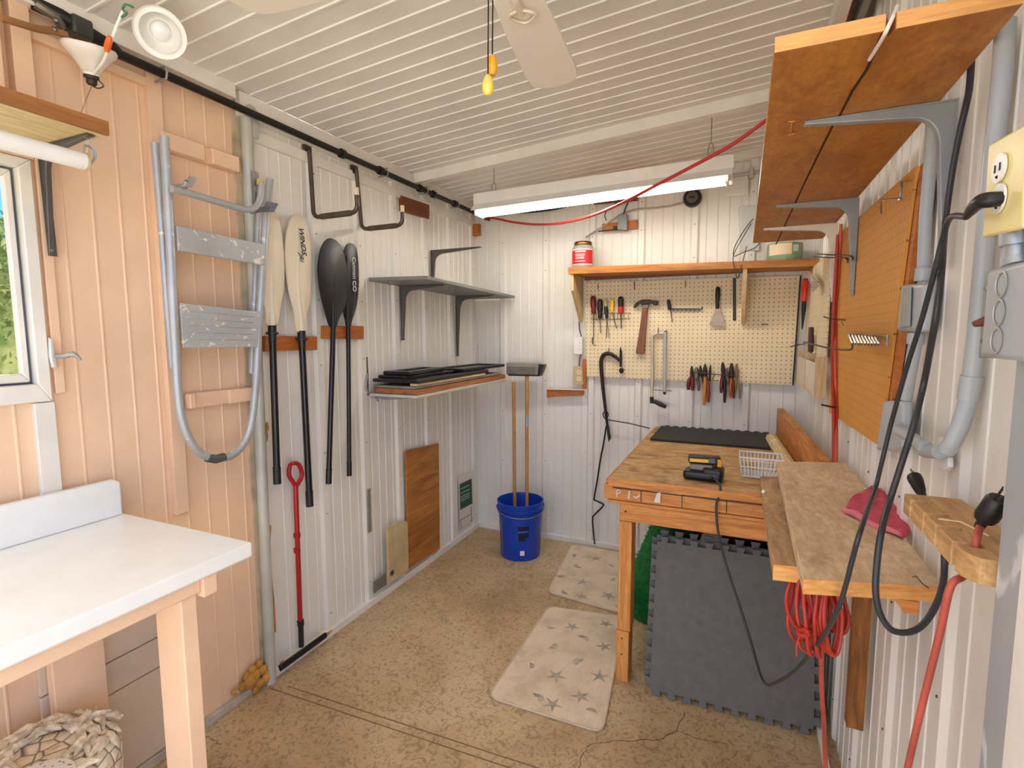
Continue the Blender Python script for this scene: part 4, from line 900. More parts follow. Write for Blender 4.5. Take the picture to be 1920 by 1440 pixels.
driver('tan-handled screwdriver behind the third one in the wire rack', (1135, 561), (1136, 575), (1142, 634), CARDB, .012, .002)
driver('yellow-handled screwdriver in the wire rack', (1148, 561), (1148, 586), (1156, 616), HAND_Y, .0125)
driver('black and red screwdriver, rightmost in the wire rack', (1164, 556), (1164, 587), (1165, 616), BLACKP, .018, .0036, HAND_RED)
rk = thing('tool_rack', 'wire screwdriver rack on the upper left of the pegboard', 'rack', K(1145, 598))
m = M().tube([K(1108, 589, .032), K(1109, 588, .07), K(1182, 587, .07), K(1183, 588, .032)], .0022, 6).tube([K(1108, 598, .032), K(1113, 599, .07), K(1180, 598, .07), K(1181, 599, .032)], .0022, 6)
obj('rails', m, DWIRE, rk)
m = M()
for x in (1118, 1131, 1144, 1152, 1158, 1170, 1178): m.tube([K(x, 588, .07), K(x, 598.5, .07)], .0018, 6)
each('bar', m, DWIRE, rk)
def peghook(pts, label, r=.0025, mt=None): return obj('peg_hook', M().tube([K(*p) for p in pts], r, 6, 3), mt or DWIRE, label=label, cat='hook', group=None)
hm = thing('hammer', 'claw hammer with brown wooden handle on the pegboard', 'hammer', K(1202, 664))
hp_ = [(305, 455), (345, 390), (420, 348), (470, 338), (560, 340), (582, 358), (620, 350), (662, 352), (682, 384), (664, 420), (612, 417), (575, 392), (540, 408), (440, 410), (395, 392), (330, 460)]
obj('head', M().prism([K(1150 + .125 * x, 520 + .125 * y, .038) for x, y in hp_], (0, -.028, 0)), TOOLD, hm, bev=.004)
obj('collar', M().prism([K(1150 + .125 * x, 520 + .125 * y, .040) for x, y in ((440, 408), (545, 408), (525, 470), (440, 470))], (0, -.022, 0)), TOOLM, hm, bev=.003)
obj('handle', M().prism([K(1150 + .125 * x, 520 + .125 * y, .040) for x, y in ((442, 468), (524, 468), (510, 640), (490, 880), (472, 1130), (462, 1150), (355, 1142), (345, 1128), (385, 900), (420, 660))], (0, -.024, 0)), W_HAND, hm, bev=.007)
s2 = thing('screwdriver', 'small black screwdriver at the left end of the tool rail', 'screwdriver', K(1261, 604))
obj('handle', M().tube([K(1253, 562), K(1254, 570), K(1256, 581)], [.009, .011, .010], 12), BLACKP, s2); obj('shaft', M().tube([K(1257, 580), K(1261, 604)], .003, 8), TOOLM, s2)
rl = thing('tool_rail', 'thin dark metal tool rail on the upper middle of the pegboard', 'rail', K(1288, 582))
obj('bar', M().prism([K(1254, 578, .04), K(1316, 578.5, .04), K(1316, 581, .04), K(1254, 581, .04)], (0, -.006, 0)), DWIRE, rl)
m = M()
for k in range(7): m.tube([K(1262 + 8 * k, 581, .046), K(1262 + 8 * k, 583, .06), K(1264 + 8 * k, 581, .065)], .002, 6)
m.tube([K(1316, 580, .045), K(1317, 575, .055)], .003, 6)
each('prong', m, DWIRE, rl)
pk = thing('putty_knife', 'putty knife with black handle on the pegboard', 'putty knife', K(1345, 611))
obj('handle', M().tube([K(1346, 538), K(1346, 542), K(1346, 552), K(1345, 566), K(1345, 579)], [.008, .013, .0145, .0115, .010], 14), BLACKP, pk)
obj('blade', M().prism([K(x, y, .05) for x, y in ((1341, 578), (1350, 578), (1352, 588), (1360, 608), (1359, 611), (1331, 611), (1330, 608), (1338, 588))], (0, -.003, 0)), plain('worn blade', (168, 152, 134), .4, .4, .12, 20), pk)
pbr = thing('pry_bar', 'black cane-shaped pry bar hung on the left of the pegboard', 'pry bar', K(1142, 828))
obj('bar', M().tube([K(x, y) for x, y in ((1163, 677), (1154, 669), (1145, 664), (1137, 663), (1130, 668), (1127, 680), (1129, 710), (1132, 740), (1136, 775), (1139, 800))], [.009, .011, .012, .013, .013, .0125, .012, .011, .010, .008], 12, 5), plain('blackened bar', (40, 28, 24), .4, .3, .2), pbr)
obj('claw', M().prism([K(x, y, .055) for x, y in ((1137, 795), (1141, 797), (1145, 822), (1141, 829), (1138, 812))], (0, .01, 0)), BLACKM, pbr, bev=.002)
wr = thing('hand_tool', 'small black round-headed tool beside the pry bar hook', 'tool', K(1165, 702))
obj('shaft', M().tube([K(1163.5, 651), K(1163.5, 656), K(1164, 660), K(1164, 688)], [.002, .006, .0085, .0075], 12), BLACKM, wr); obj('head', M().ball(K(1165, 695), (.016, .012, .018), 14), BLACKM, wr)
bw = obj('wire_loop', M().tube([K(1130, 775), K(1133, 783), K(1140, 780), K(1139, 773), K(1133, 772), K(1131, 778), K(1136, 786), K(1150, 789), K(1180, 794), K(1218, 803)], .0035, 8, 6), BLACKM, label='black stiff wire tied round the pry bar, running right to the bench', cat='wire')
cord('hanging_wire', [K(1137, 798), K(1131, 835), K(1126, 860), K(1120, 900), K(1114, 934), K(1116, 938), K(1129, 944), K(1131, 948), K(1124, 956), K(1113, 967), K(1111, 974), K(1113, 1000), D(1115, 1020, YB - .06)], .0055, BLACKM, 'black kinked wire hanging from the pry bar down to the floor', 'wire', 4)
hs = thing('hacksaw', 'silver-framed hacksaw with black grip hung on the pegboard', 'saw', K(1238, 765))
obj('frame', M().tube([K(1247, 625), K(1232, 625), K(1226, 628), K(1223, 636), K(1223, 690), K(1222, 747)], .0092, 10, 4), plain('nickel frame', (206, 196, 178), .3, .4, .08), hs)
obj('blade_bar', M().prism([K(x, y, .05) for x, y in ((1244, 622), (1250, 622), (1249, 735), (1243, 735))], (0, -.010, 0)), plain('steel bar', (150, 146, 140), .35, .5, .08), hs, bev=.002)
obj('end_bolt', M().ball(K(1246, 737), .010, 10).ball(K(1248, 623), .010, 10), TOOLD, hs)
obj('grip', M().tube([K(1222, 744), K(1222, 756)], .0115, 12).tube([K(1224, 752), K(1230, 754), K(1240, 759), K(1249, 763)], [.010, .0135, .0145, .011], 12, 3), BLACKP, hs)
obj('cross_rod', M().tube([K(1226, 731), K(1260, 733)], .0025, 6), TOOLM, hs)

def pliers(label, tip, piv, hl, hr, ml, mr, jw=.010, hw=.0075, jm=None):
    t = thing('pliers', label, 'pliers', K(*hl), 'hand tools in the lower wire rack'); P, T = K(*piv), K(*tip)
    obj('jaw', M().tube([T, T.lerp(P, .3), T.lerp(P, .75), P + V((0, 0, -.008))], [jw * .35, jw * .8, jw * 1.05, jw * .9], 12), jm or TOOLD, t)
    for h, mt in ((hl, ml), (hr, mr)):
        if h: H = K(*h); obj('handle', M().tube([P, P.lerp(H, .3) + V(((H.x - P.x) * .35, -.002, 0)), P.lerp(H, .7) + V(((H.x - P.x) * .3, 0, 0)), H], [hw * .6, hw, hw * 1.05, hw * .7], 10, 3), mt, t)
pliers('dark red-handled pliers, leftmost of the lower tool row', (1297, 686), (1297, 704), (1290.5, 731), (1298.5, 732), HAND_R, HAND_R, .010, .011)
pliers('plain grey pliers with round jaw, second of the lower tool row', (1306, 689), (1306, 708), (1310, 733), None, TOOLM, TOOLM, .017, .008, TOOLM)
pliers('long pliers with orange and red grips in the lower tool row', (1322, 683), (1322, 703), (1320, 760), (1328, 754), HAND_O, plain('rust red grip', (150, 62, 30), .4), .013, .0105)
pliers('small dark cutters just right of the orange-gripped pliers', (1332, 684), (1331, 702), (1331, 716), None, TOOLD, TOOLD, .007, .005)
pliers('small dark cutters just left of the orange-gripped pliers', (1313, 685), (1314, 702), (1318, 720), None, TOOLD, TOOLD, .010, .006)
pliers('pliers with one maroon and one black grip in the lower tool row', (1355, 679), (1356, 697), (1352, 737), (1358.5, 755), HAND_R, BLACKP, .012, .0095)
pliers('small grey wrench right of the maroon and black pliers', (1363, 690), (1363, 703), (1365, 722), None, TOOLM, TOOLM, .008, .008, TOOLM)
pliers('dark-jawed pliers with orange and brown grips, second from right', (1371.5, 681), (1371.5, 706), (1369, 746), (1375.5, 747), plain('burnt orange grip', (196, 92, 30), .4), plain('brown grip', (96, 40, 22), .4), .015, .0085, plain('brown jaw', (60, 42, 32), .4, .3))
pliers('tan-jawed slim pliers, rightmost of the lower tool row', (1381, 682), (1381, 706), (1379, 735), (1386, 748), plain('tan grip', (150, 128, 84), .5), plain('tan grip', (150, 128, 84), .5), .011, .0055, plain('tan jaw', (134, 116, 84), .5, .2))
lr = thing('tool_rack', 'wire tool rack low on the right of the pegboard', 'rack', K(1345, 715))
obj('rails', M().tube([K(1302, 697, .032), K(1304, 698, .065), K(1330, 701, .065), K(1377, 705, .065), K(1378, 704, .032)], .003, 6).tube([K(1325, 704, .065), K(1330, 714, .065), K(1346, 714, .065)], .002, 6).tube([K(1335, 712, .065), K(1341, 702, .065)], .002, 6), DWIRE, lr)
for i, (pts, lab) in enumerate(((((1121, 533, .03), (1121, 533, .045), (1121, 543, .048)), 'thin peg hook at the top left corner of the pegboard'), (((1189, 530, .03), (1189, 530, .05), (1189.5, 541, .05), (1189.5, 543, .058)), 'empty peg hook on the top row above the hammer'),
    (((1285, 527, .03), (1285, 527, .05), (1285, 537, .05), (1285, 538, .058)), 'empty peg hook on the top row left of the putty knife'),
    (((1428, 608, .03), (1433, 608, .05), (1440, 608, .05)), 'bare dark peg hook on the right part of the pegboard'),
    (((1141, 652, .03), (1141, 653, .045), (1141, 664, .066), (1141, 661, .07)), 'peg hook carrying the pry bar'),
    (((1234, 615, .03), (1234, 616, .045), (1234, 625, .064), (1234, 622, .068)), 'peg hook carrying the hacksaw frame'),
    (((1203, 562, .03), (1203, 566, .04), (1204, 573, .075)), 'peg hook carrying the hammer head'),
    (((1112, 646, .03), (1112, 632, .035), (1110, 640, .045), (1113, 647, .05), (1118, 647, .05)), 'bent wire hanger below the leftmost screwdriver'))): peghook(pts, lab)

# ================================================================ right wall
us = thing('long_shelf', 'long stained plank shelf high on the right wall', 'shelf', (.17, 1.8, 1.87))
UZ0, UZ1 = 1.868, 1.890
sx0, sx1, sy0, sy1 = .028, .303, .912, 2.735
m = M()
nx0, nx1 = D(1662, 40, sy0).x, D(1680, 30, sy0).x
m.prism([(sx0, sy0, UZ0), (nx0, sy0, UZ0), (nx0 + .006, sy0 + .02, UZ0), (nx1 - .004, sy0 + .02, UZ0), (nx1, sy0, UZ0), (sx1 + .01, sy0, UZ0), (sx1 + .01, sy1, UZ0), (sx0, sy1, UZ0)], (0, 0, UZ1 - UZ0))
obj('plank', m, W_SHELF, us, bev=.0015)
obj('end_strip', M().box((sx0, sy0 - .0015, UZ0), (nx0 - .001, sy0 + .0005, UZ1)).box((nx1 + .001, sy0 - .0015, UZ0), (sx1 + .01, sy0 + .0005, UZ1)), W_END, us, label='pale sawn end of the plank')
m = M(); ck_ = [F(1655, 62, UZ0), F(1625, 130, UZ0), F(1598, 170, UZ0), F(1575, 215, UZ0), F(1565, 228, UZ0), F(1555, 248, UZ0), F(1540, 278, UZ0), F(1505, 350, UZ0), F(1475, 415, UZ0), F(1455, 458, UZ0)]
for p, q in zip(ck_, ck_[1:]): m.obox((p + q) / 2 - V((0, 0, .0005)), (q - p) / 2, (q - p).cross(V((0, 0, 1))).normalized() * .0022, V((0, 0, .0008)))
obj('crack', m, plain('dark crack', (62, 32, 12), .9), us)
m = M()
for a_, b_ in (((1482, 252), (1485, 228)), ((1478, 228), (1490, 227)), ((1478, 253), (1490, 250))): m.tube([F(*a_, UZ0), F(*b_, UZ0)], .0016, 5)
obj('staple_mark', m, plain('pale scar', (214, 150, 80), .6), us)
for y, mt, arm, dr, w in ((1.226, BKTG, .242, .30, .018), (1.965, BKTG, .232, .30, .020), (2.37, plain('white bracket enamel', (232, 226, 214), .4), .255, .30, .020)):
    bracket(us, XR - (.016 if y < 1.4 else .038), -1, y, UZ0 - .001, arm, dr, mt, w)
cord("white_wire", [D(1682, 12, .95), D(1676, 28, .918), D(1668, 45, .908), D(1660, 62, .908), F(1645, 88, UZ0 - .003), F(1630, 112, UZ0 - .002)], .0028, plain('white wire', (236, 226, 214), .5), 'white wire hooked over the notch at the near end of the long shelf', 'wire')
cord('red_hose', [D(884, 398, YB - .05), D(900, 405, YB - .06), D(930, 410, YB - .10), D(965, 417, 3.2), D(1010, 421, 3.15), D(1055, 418, 2.95), D(1110, 404, 2.75), D(1170, 379, 2.6), D(1235, 345, 2.5), D(1300, 311, 2.45), D(1370, 273, 2.4), D(1436, 226, 2.35), D(1478, 192, 2.25), V((.23, 2.1, 2.36)), V((.27, 2.0, 2.475))], .0075, plain('red hose', (196, 44, 40), .4, 0, .06), 'red hose strung from the left corner across to the long shelf', 'hose', 6, 10)
m = M().tube([D(880, 398, YB - .04), D(893, 402, YB - .05), D(905, 408, YB - .08), D(918, 412, YB - .09)], .010, 8, 3)
obj('hose_joint', m, plain('dark red tape', (120, 40, 44), .6, 0, .2, 20), label='dark taped joint of the hose at the left corner', cat='joint')

# brown pegboard with hooks
bp = [R(x, y, .036) for x, y in ((1717, 312), (1648, 836), (1554, 773), (1573, 440))]
tb_ = thing('pegboard', 'large tan-orange pegboard on the right wall under the long shelf', 'pegboard', (bp[1] + bp[2]) / 2)
obj('panel', M().prism(bp, (.006, 0, 0)), PEGR, tb_)
m = M()
for i in (0, 3):
    a_, b_ = (bp[0], bp[1]) if i == 0 else (bp[3], bp[2]); s_ = -1 if i == 0 else 1
    m.prism([a_ + V((.007, s_ * -.0, 0)), a_ + V((.007, s_ * .03, 0)), b_ + V((.007, s_ * .03, 0)), b_ + V((.007, 0, 0))], (.012, 0, 0))
each('batten', m, W_RED, tb_)
def G(x, y, o): return R(x, y, o)
def rhook(label, pts, r=.0022, mt=CHROME): return obj('peg_hook', M().tube([G(*p) for p in pts], r, 6, 3), mt, label=label, cat='hook')
rhook('bright bent wire hook at the top of the tan-orange pegboard', [(1692, 340, .04), (1691, 342, .06), (1688, 370, .06), (1685, 374, .07)])
rhook('second bright wire hook, left of the top one on the tan-orange pegboard', [(1690, 372, .06), (1655, 375, .07), (1652, 378, .06), (1652, 400, .06)])
rhook('grey double hook on the far upper part of the tan-orange pegboard', [(1597, 492, .04), (1596, 480, .06), (1560, 478, .07), (1532, 476, .08)], .0025, DWIRE)
rhook('lower grey hook under the grey double hook', [(1588, 492, .04), (1587, 484, .06), (1555, 483, .08), (1526, 481, .09)], .0025, DWIRE)
rhook('small bright hook in the middle of the tan-orange pegboard', [(1585, 600, .04), (1578, 602, .06), (1583, 612, .07)])
rhook('thin grey hook left of the small bright hook', [(1585, 600, .04), (1560, 598, .08), (1545, 594, .12)], .0025, DWIRE)
rhook('black peg hook low at the far edge of the tan-orange pegboard', [(1568, 764, .04), (1555, 762, .07), (1541, 759, .10)], .0035, TOOLD)
wrk = thing('wire_tool_rack', 'bright wire multi-prong rack on the tan-orange pegboard', 'rack', R(1625, 640, .06))
m = M()
for k in range(9):
    x = 1592 + k * 6.2; m.tube([R(x, 626 + k * .6, .042), R(x, 628 + k * .6, .10), R(x + 6, 644 + k * .2, .10), R(x + 4, 646 + k * .2, .085)], .002, 6)
each('prong', m, CHROME, wrk)
obj('rail', M().tube([R(1590, 626, .042), R(1664, 631, .042)], .002, 6).tube([R(1590, 628, .06), R(1660, 640, .06)], .002, 6).tube([R(1664, 628, .05), R(1663, 648, .05)], .002, 6), CHROME, wrk)
obj('long_arm', M().tube([R(1598, 630, .05), R(1598, 650, .06), R(1592, 656, .07), R(1560, 654, .09), R(1530, 647, .12), R(1506, 641, .13)], .0028, 6, 3), DWIRE, wrk)

# pale pegboard and tools in the right corner
py0, py1, pz0, pz1 = 2.52, 3.31, R(1552, 675, .03).z, R(1560, 470, .03).z
obj('pegboard', M().box((XR - .034, py0, pz0), (XR - .028, py1, pz1)), PEGS, label='pale pegboard on the right wall in the far corner', cat='pegboard')
sk = thing('hand_tool', 'red-handled tool with shiny head in the far right corner', 'tool', R(1502, 617, .06))
RT = lambda x, y, o=.06: R(x, y, o)
obj('handle', M().tube([RT(1511, 524), RT(1509, 540), RT(1508, 565)], [.013, .016, .013], 12), HAND_RED, sk)
obj('blade', M().tube([RT(1508, 565), RT(1507, 580), RT(1504, 617)], [.012, .012, .003], 10), TOOLD, sk)
obj('head', M().tube([RT(1516, 513, .07), RT(1522, 520, .07), RT(1528, 532, .07), RT(1524, 543, .07)], [.012, .017, .017, .010], 12, 3), plain('bright head', (214, 212, 208), .15, .6), sk)
cb = thing('corner_caddy', 'pale wooden caddy pocket on the right wall in the far corner', 'caddy', R(1530, 715, .05))
cx = XR - .075
ya, yb_ = 2.44, 3.20; za = 1.18; zb = 1.32
obj('tray', M().box((cx, ya, za), (XR - .036, yb_, za + .014)), W_PALE, cb); obj('front', M().box((cx, ya, za + .014), (cx + .006, yb_, zb)), plain('pale card', (216, 206, 190), .6, 0, .06), cb)
for y in (ya - .002, (ya + yb_) / 2, yb_ - .01): obj('divider', M().box((cx - .003, y, za - .002), (XR - .036, y + .012, zb + .03)), W_PALE, cb)
kn = thing('hand_tool', 'dark-handled flat tool standing in the pale corner caddy', 'tool', (XR - .055, 2.9, 1.2))
q = R(1520, 660, .055)
obj('blade', M().box((q.x - .004, q.y - .02, 1.20), (q.x + .004, q.y + .02, q.z)), plain('dark green blade', (54, 66, 54), .4), kn)
obj('handle', M().tube([q, RT(1521, 640, .055), RT(1521, 615, .055)], [.012, .014, .012], 10), plain('dark red wood', (74, 36, 30), .5, 0, .2), kn)
rhook('dark hook sticking out of the pale corner pegboard', [(1500, 585, .03), (1494, 583, .06), (1486, 586, .10)], .006, TOOLD)
rhook('dark wire hooks above the corner caddy', [(1510, 645, .03), (1500, 646, .08), (1482, 650, .12)], .003, DWIRE)

# conduits, boxes and outlet
c1_ = thing('conduit', 'grey plastic conduit with boxes running down beside the tan-orange pegboard', 'conduit', R(1690, 845, .04))
obj('upper_pipe', M().tube([R(1752, 150, .0185), R(1745, 300, .0185), R(1736, 400, .0185), R(1731, 512, .0185)], .0115, 16), GREYPLAS, c1_)
obj('coupling', M().tube([R(1732, 503, .021), R(1730, 527, .021)], .0145, 16), GREYPLAS, c1_)
obj('device_box', M().prism([R(1712, 533, .02), R(1757, 530, .02), R(1752, 622, .02), R(1703, 622, .02)], (-.022, 0, 0)), GREYPLAS, c1_, bev=.008, seg=3)
obj('box_cover', M().prism([R(1697, 540, .044), R(1711, 537, .044), R(1708, 612, .044), R(1690, 615, .044)], (-.004, 0, 0)), plain('darker grey cover', (158, 164, 162), .4), c1_, bev=.003)
obj('coupling', M().tube([R(1718, 624, .03), R(1716, 645, .03)], .0150, 16), GREYPLAS, c1_)
obj('lower_pipe', M().tube([R(1717, 640, .03), R(1708, 690, .03), R(1698, 748, .03)], .0120, 16), GREYPLAS, c1_)
lbx = obj('elbow_body', M().prism([R(1675, 752, .02), R(1712, 752, .02), R(1712, 840, .02), R(1700, 847, .02), R(1660, 845, .02)], (-.020, 0, 0)), GREYPLAS, c1_, bev=.006)
obj('stub_pipe', M().tube([R(1684, 806, .046), R(1702, 816, .046), R(1735, 838, .046)], .0118, 16), GREYPLAS, c1_)
c2_ = thing('conduit', 'thick grey conduit bending at its foot behind the yellow outlet', 'conduit', R(1775, 850, .04))
obj('pipe', M().tube([R(1886, 40, .0205), R(1878, 150, .0205), R(1862, 300, .0205), R(1848, 450, .0205), R(1834, 600, .0205), R(1823, 700, .0205), R(1815, 750, .0215), R(1803, 790, .028), R(1788, 825, .035), R(1775, 845, .04)], .0125, 16, 3), GREYPLAS, c2_)
obj('coupling', M().tube([R(1822, 705, .0205), R(1815, 750, .0215)], .0148, 16), GREYPLAS, c2_)
obj('strap', M().prism([R(1768, 860, .02), R(1788, 858, .02), R(1789, 876, .02), R(1780, 884, .02), R(1768, 878, .02)], (-.008, 0, 0)).prism([R(1769, 820, .02), R(1785, 820, .02), R(1785, 838, .02), R(1769, 838, .02)], (-.008, 0, 0)), WHITEP, c2_, bev=.002)
obj('pipe_end', M().tube([R(1735, 845, .03), R(1738, 846, .04), R(1762, 847, .04)], [.0135, .013, .0125], 16), GREYPLAS, c2_)
OX = .272
ou = thing('yellow_outlet', 'ivory-yellow outlet plate with a black plug on the right wall', 'outlet', X(1880, 440, OX))
pl = [X(x, y, OX) for x, y in ((1853, 271), (1924, 231), (1917, 428), (1841, 447))]
obj('plate', M().prism(pl, (.006, 0, 0)), YELLOWP, ou, bev=.003)
cxy = sum(pl, V()) / 4
obj('box', M().box((OX + .006, cxy.y - .032, cxy.z - .055), (XR - .004, cxy.y + .032, cxy.z + .05)), STEEL, ou)
for (x, y) in ((1877, 315), (1876, 372)):
    q = X(x, y, OX - .001); s_ = obj('socket', M().lathe([(.0165, 0), (.017, .003), (0, .003)], q, (-1, 0, 0), 24), WHITEP, ou)
    obj('slots', M().box(q + V((-.0042, -.0075, -.004)), q + V((-.003, -.0055, .005))).box(q + V((-.0042, .0055, -.004)), q + V((-.003, .0075, .005))).ball(q + V((-.003, 0, -.010)), .0022, 6), BLACKM, s_)
stb = thing('steel_box', 'grey steel electrical box with knockouts under the yellow outlet', 'box', X(1880, 672, .27))
fx = .287
obj('flange', M().prism([X(x, y, fx) for x, y in ((1845, 512), (1868, 504), (1862, 672), (1833, 671), (1836, 640))], (.004, 0, 0)), plain('grey flange', (150, 154, 148), .45, .3), stb, bev=.002)
by0, by1 = X(1925, 600, .262).y - .03, X(1868, 600, .275).y
bz0, bz1 = X(1868, 672, .268).z, X(1868, 504, .268).z
obj('body', M().box((.262, by0, bz0), (XR - .002, by1, bz1)), GALV, stb, bev=.006)
m = M()
for z in (.2, .5, .8): m.lathe([(.0145, 0), (.0155, .0012), (.0135, .0015), (.0125, .0004)], (.2615, by1 - .045, bz0 + (bz1 - bz0) * z), (-1, 0, 0), 24, cap=False)
each('knockout', m, plain('knockout ring', (186, 186, 180), .4, .4), stb)
obj('rust_tab', M().prism([X(x, y, .278) for x, y in ((1819, 604), (1844, 592), (1848, 602), (1843, 610), (1824, 613))], (.008, 0, 0)), plain('rusty tab', (112, 58, 40), .7, 0, .2, 30), stb, bev=.002)
obj('screw', M().ball(X(1850, 540, fx - .002), .0035, 8).ball(X(1844, 639, fx - .002), .0035, 8), CHROME, stb)
obj('connector', M().tube([X(1908, 500, .29), X(1907, 486, .29), X(1907, 485, .29), X(1907, 462, .29), X(1908, 460, .29), X(1909, 432, .29)], [.016, .016, .013, .013, .017, .017], 14), plain('zinc connector', (184, 188, 190), .35, .5), stb)

# black cable: plug in the outlet, loop, charger lead
q = X(1876, 373, OX - .004)
pw = thing('power_cable', 'black cable plugged in the yellow outlet, trailing down to the battery charger', 'cable', F(1437, 1283, .35))
obj('plug', M().tube([q, q + V((-.010, .0, 0)), q + V((-.014, .008, .001)), q + V((-.015, .020, .0)), q + V((-.015, .034, -.003)), q + V((-.015, .052, -.009))], [.0085, .0090, .0088, .0078, .0068, .0042], 14, 2), BLACKP, pw)
e_ = q + V((-.015, .050, -.0085))
lead = [e_, X(1782, 408, .262), X(1768, 445, .268), X(1752, 510, .268), X(1728, 600, .268), X(1700, 690, .266), X(1672, 790, .262), X(1655, 860, .255), X(1640, 920, .245), D(1615, 990, .985), D(1598, 1050, .985), D(1585, 1100, 1.0), D(1568, 1150, 1.02), D(1535, 1205, 1.12), D(1490, 1258, 1.3), D(1452, 1281, 1.5), D(1437, 1283, 1.62), D(1425, 1262, 1.75), D(1407, 1200, 1.84), D(1385, 1130, 1.9), D(1362, 1060, 1.95), D(1347, 1000, 2.0), D(1343, 950, 2.02), D(1350, 925, 2.035), F(1350, 910, .880), F(1343, 901, .885)]
obj('cord', M().tube(lead, [.0041] * 12 + [.0042] * 3 + [.0043] * 3 + [.0044] * 8, 10, 6), CABLE, pw)
lc2 = thing('extension_cord', 'heavy black cord hanging in a long loop over the plank beside the right wall', 'cable', D(1690, 1185, .95))
lp2 = [R(1822, 100, .03), R(1818, 160, .03), R(1812, 195, .035), R(1798, 255, .04), R(1784, 330, .045), R(1772, 420, .05), R(1766, 500, .075), R(1757, 580, .085), R(1745, 650, .08), R(1732, 720, .07), X(1712, 800, .265), X(1690, 870, .255), X(1668, 940, .24), D(1652, 1000, .975), D(1644, 1060, .965), D(1642, 1110, .96), D(1650, 1150, .96), D(1668, 1178, .96), D(1690, 1186, .965), D(1715, 1182, .975), D(1738, 1163, .99), D(1757, 1130, 1.01), D(1768, 1095, 1.03), X(1771, 1060, .322), X(1768, 1020, .318), X(1758, 985, .312), X(1740, 950, .302), X(1733, 938, .297)]
obj('cord', M().tube(lp2, .0050, 10, 5), CABLE, lc2)
pq = X(1731, 934, .296); tp = X(1714, 893, .296); dd = (tp - pq).normalized()
obj('plug', M().tube([pq, pq + dd * .018, pq + dd * .02, pq + dd * .05, tp - dd * .003, tp], [.006, .007, .0085, .0118, .0118, .0085], 12), BLACKP, lc2)
sd = V((0, 1, 0)); m = M()
for s_, l in ((-.006, .018), (.006, .019), (-.002, .015)): m.tube([tp + sd * s_, tp + sd * s_ + dd * l], .0016, 6)
each('prong', m, plain('dark brass', (90, 74, 52), .35, .7), lc2)
# wooden cord holder on the right wall
hx0 = .262; A_ = X(1695, 932.5, hx0); N_ = X(1816.7, 1034, hx0); NB = X(1816.7, 1087, hx0)
hz1 = (A_.z + N_.z) / 2; hz0 = hz1 - (N_.z - NB.z); hy0, hy1 = N_.y, A_.y
chd = thing('cord_holder', 'notched pale wood block holding plugs on the right wall', 'holder', (.3, (hy0 + hy1) / 2, hz0))
m = M(); n = 7; ys = [hy0 + (hy1 - hy0) * k / n for k in range(n + 1)]
slots = [.17, .40, .60, .84]; W2 = (hy1 - hy0)
edge = [hy0 + .012]
for s_ in slots: edge += [hy0 + W2 * s_ - .0075, hy0 + W2 * s_ + .0075]
edge.append(hy1)
m.box((hx0 + .030, hy0, hz0), (XR - .016, hy1, hz1))
for k in range(0, len(edge), 2):
    y0_, y1_ = edge[k], edge[k + 1]
    if k == 0: m.prism([(hx0 + .0305, hy0, hz0), (hx0 + .012, hy0, hz0), (hx0, hy0 + .02, hz0), (hx0, y1_, hz0), (hx0 + .0305, y1_, hz0)], (0, 0, hz1 - hz0))
    else: m.box((hx0, y0_, hz0), (hx0 + .0305, y1_, hz1))
obj('block', m, W_HOLD, chd, bev=.0012)
obj('splinter', M().tube([(hx0 + .01, hy0 + W2 * .52, hz1 + .001), (hx0 + .034, hy0 + W2 * .50, hz1 + .002), (hx0 + .05, hy0 + W2 * .33, hz1 + .001)], .0014, 5), plain('fresh splinter', (250, 220, 160), .6), chd)
sy_ = hy0 + W2 * slots[0]
rc = thing('red_plug_cord', 'faded red cord with fat black plug slotted in the near end of the wood holder', 'cable', D(1700, 1438, .8))
b0_ = V((hx0 + .022, sy_, hz1)); pt_ = X(1838, 985, .296); tp_ = X(1874, 935, .306); d_ = (tp_ - pt_).normalized()
b1_ = X(1790, 1066, hx0 - .004)
obj('cord', M().tube([pt_, b0_ + V((0, 0, .006)), b0_ - V((0, 0, .02)), V((hx0 + .012, sy_, hz0 - .01)), X(1782, 1100, .258), X(1764, 1180, .258), X(1742, 1270, .258), X(1720, 1360, .258), X(1702, 1440, .258), X(1680, 1540, .258)], .0046, 10, 5), REDC2, rc)
obj('plug', M().tube([pt_ - d_ * .004, pt_ + d_ * .008, pt_ + d_ * .011, pt_ + d_ * .018, tp_ - d_ * .004, tp_], [.0055, .0065, .0115, .0132, .0132, .011], 16), BLACKP, rc)
m = M(); sx_ = d_.cross(V((0, 0, 1))).normalized()
for s_ in (-.0055, .0055): m.obox(tp_ + sx_ * s_ + d_ * .008, d_ * .010, V((0, 0, .0025)), sx_ * .0008)
each('prong', m, TOOLD, rc)
# red cord down the wall and coil under the plank
cord('extension_cord', [R(1572, 440, .05), R(1567, 520, .05), R(1563, 600, .05), R(1561, 680, .05), R(1563, 760, .05), R(1564, 830, .05), R(1563, 900, .05), R(1560, 980, .05)], .0068, REDC, 'red cord hanging down the far edge of the tan-orange pegboard')
cord('extension_cord', [R(1577, 420, .045), R(1572, 520, .04), R(1567, 600, .04), R(1566, 680, .045), R(1568, 760, .04), R(1568, 850, .045), R(1564, 980, .04)], .0052, plain('orange red jacket', (222, 92, 58), .45), 'thinner orange-red cord hanging beside the red one on the pegboard edge')

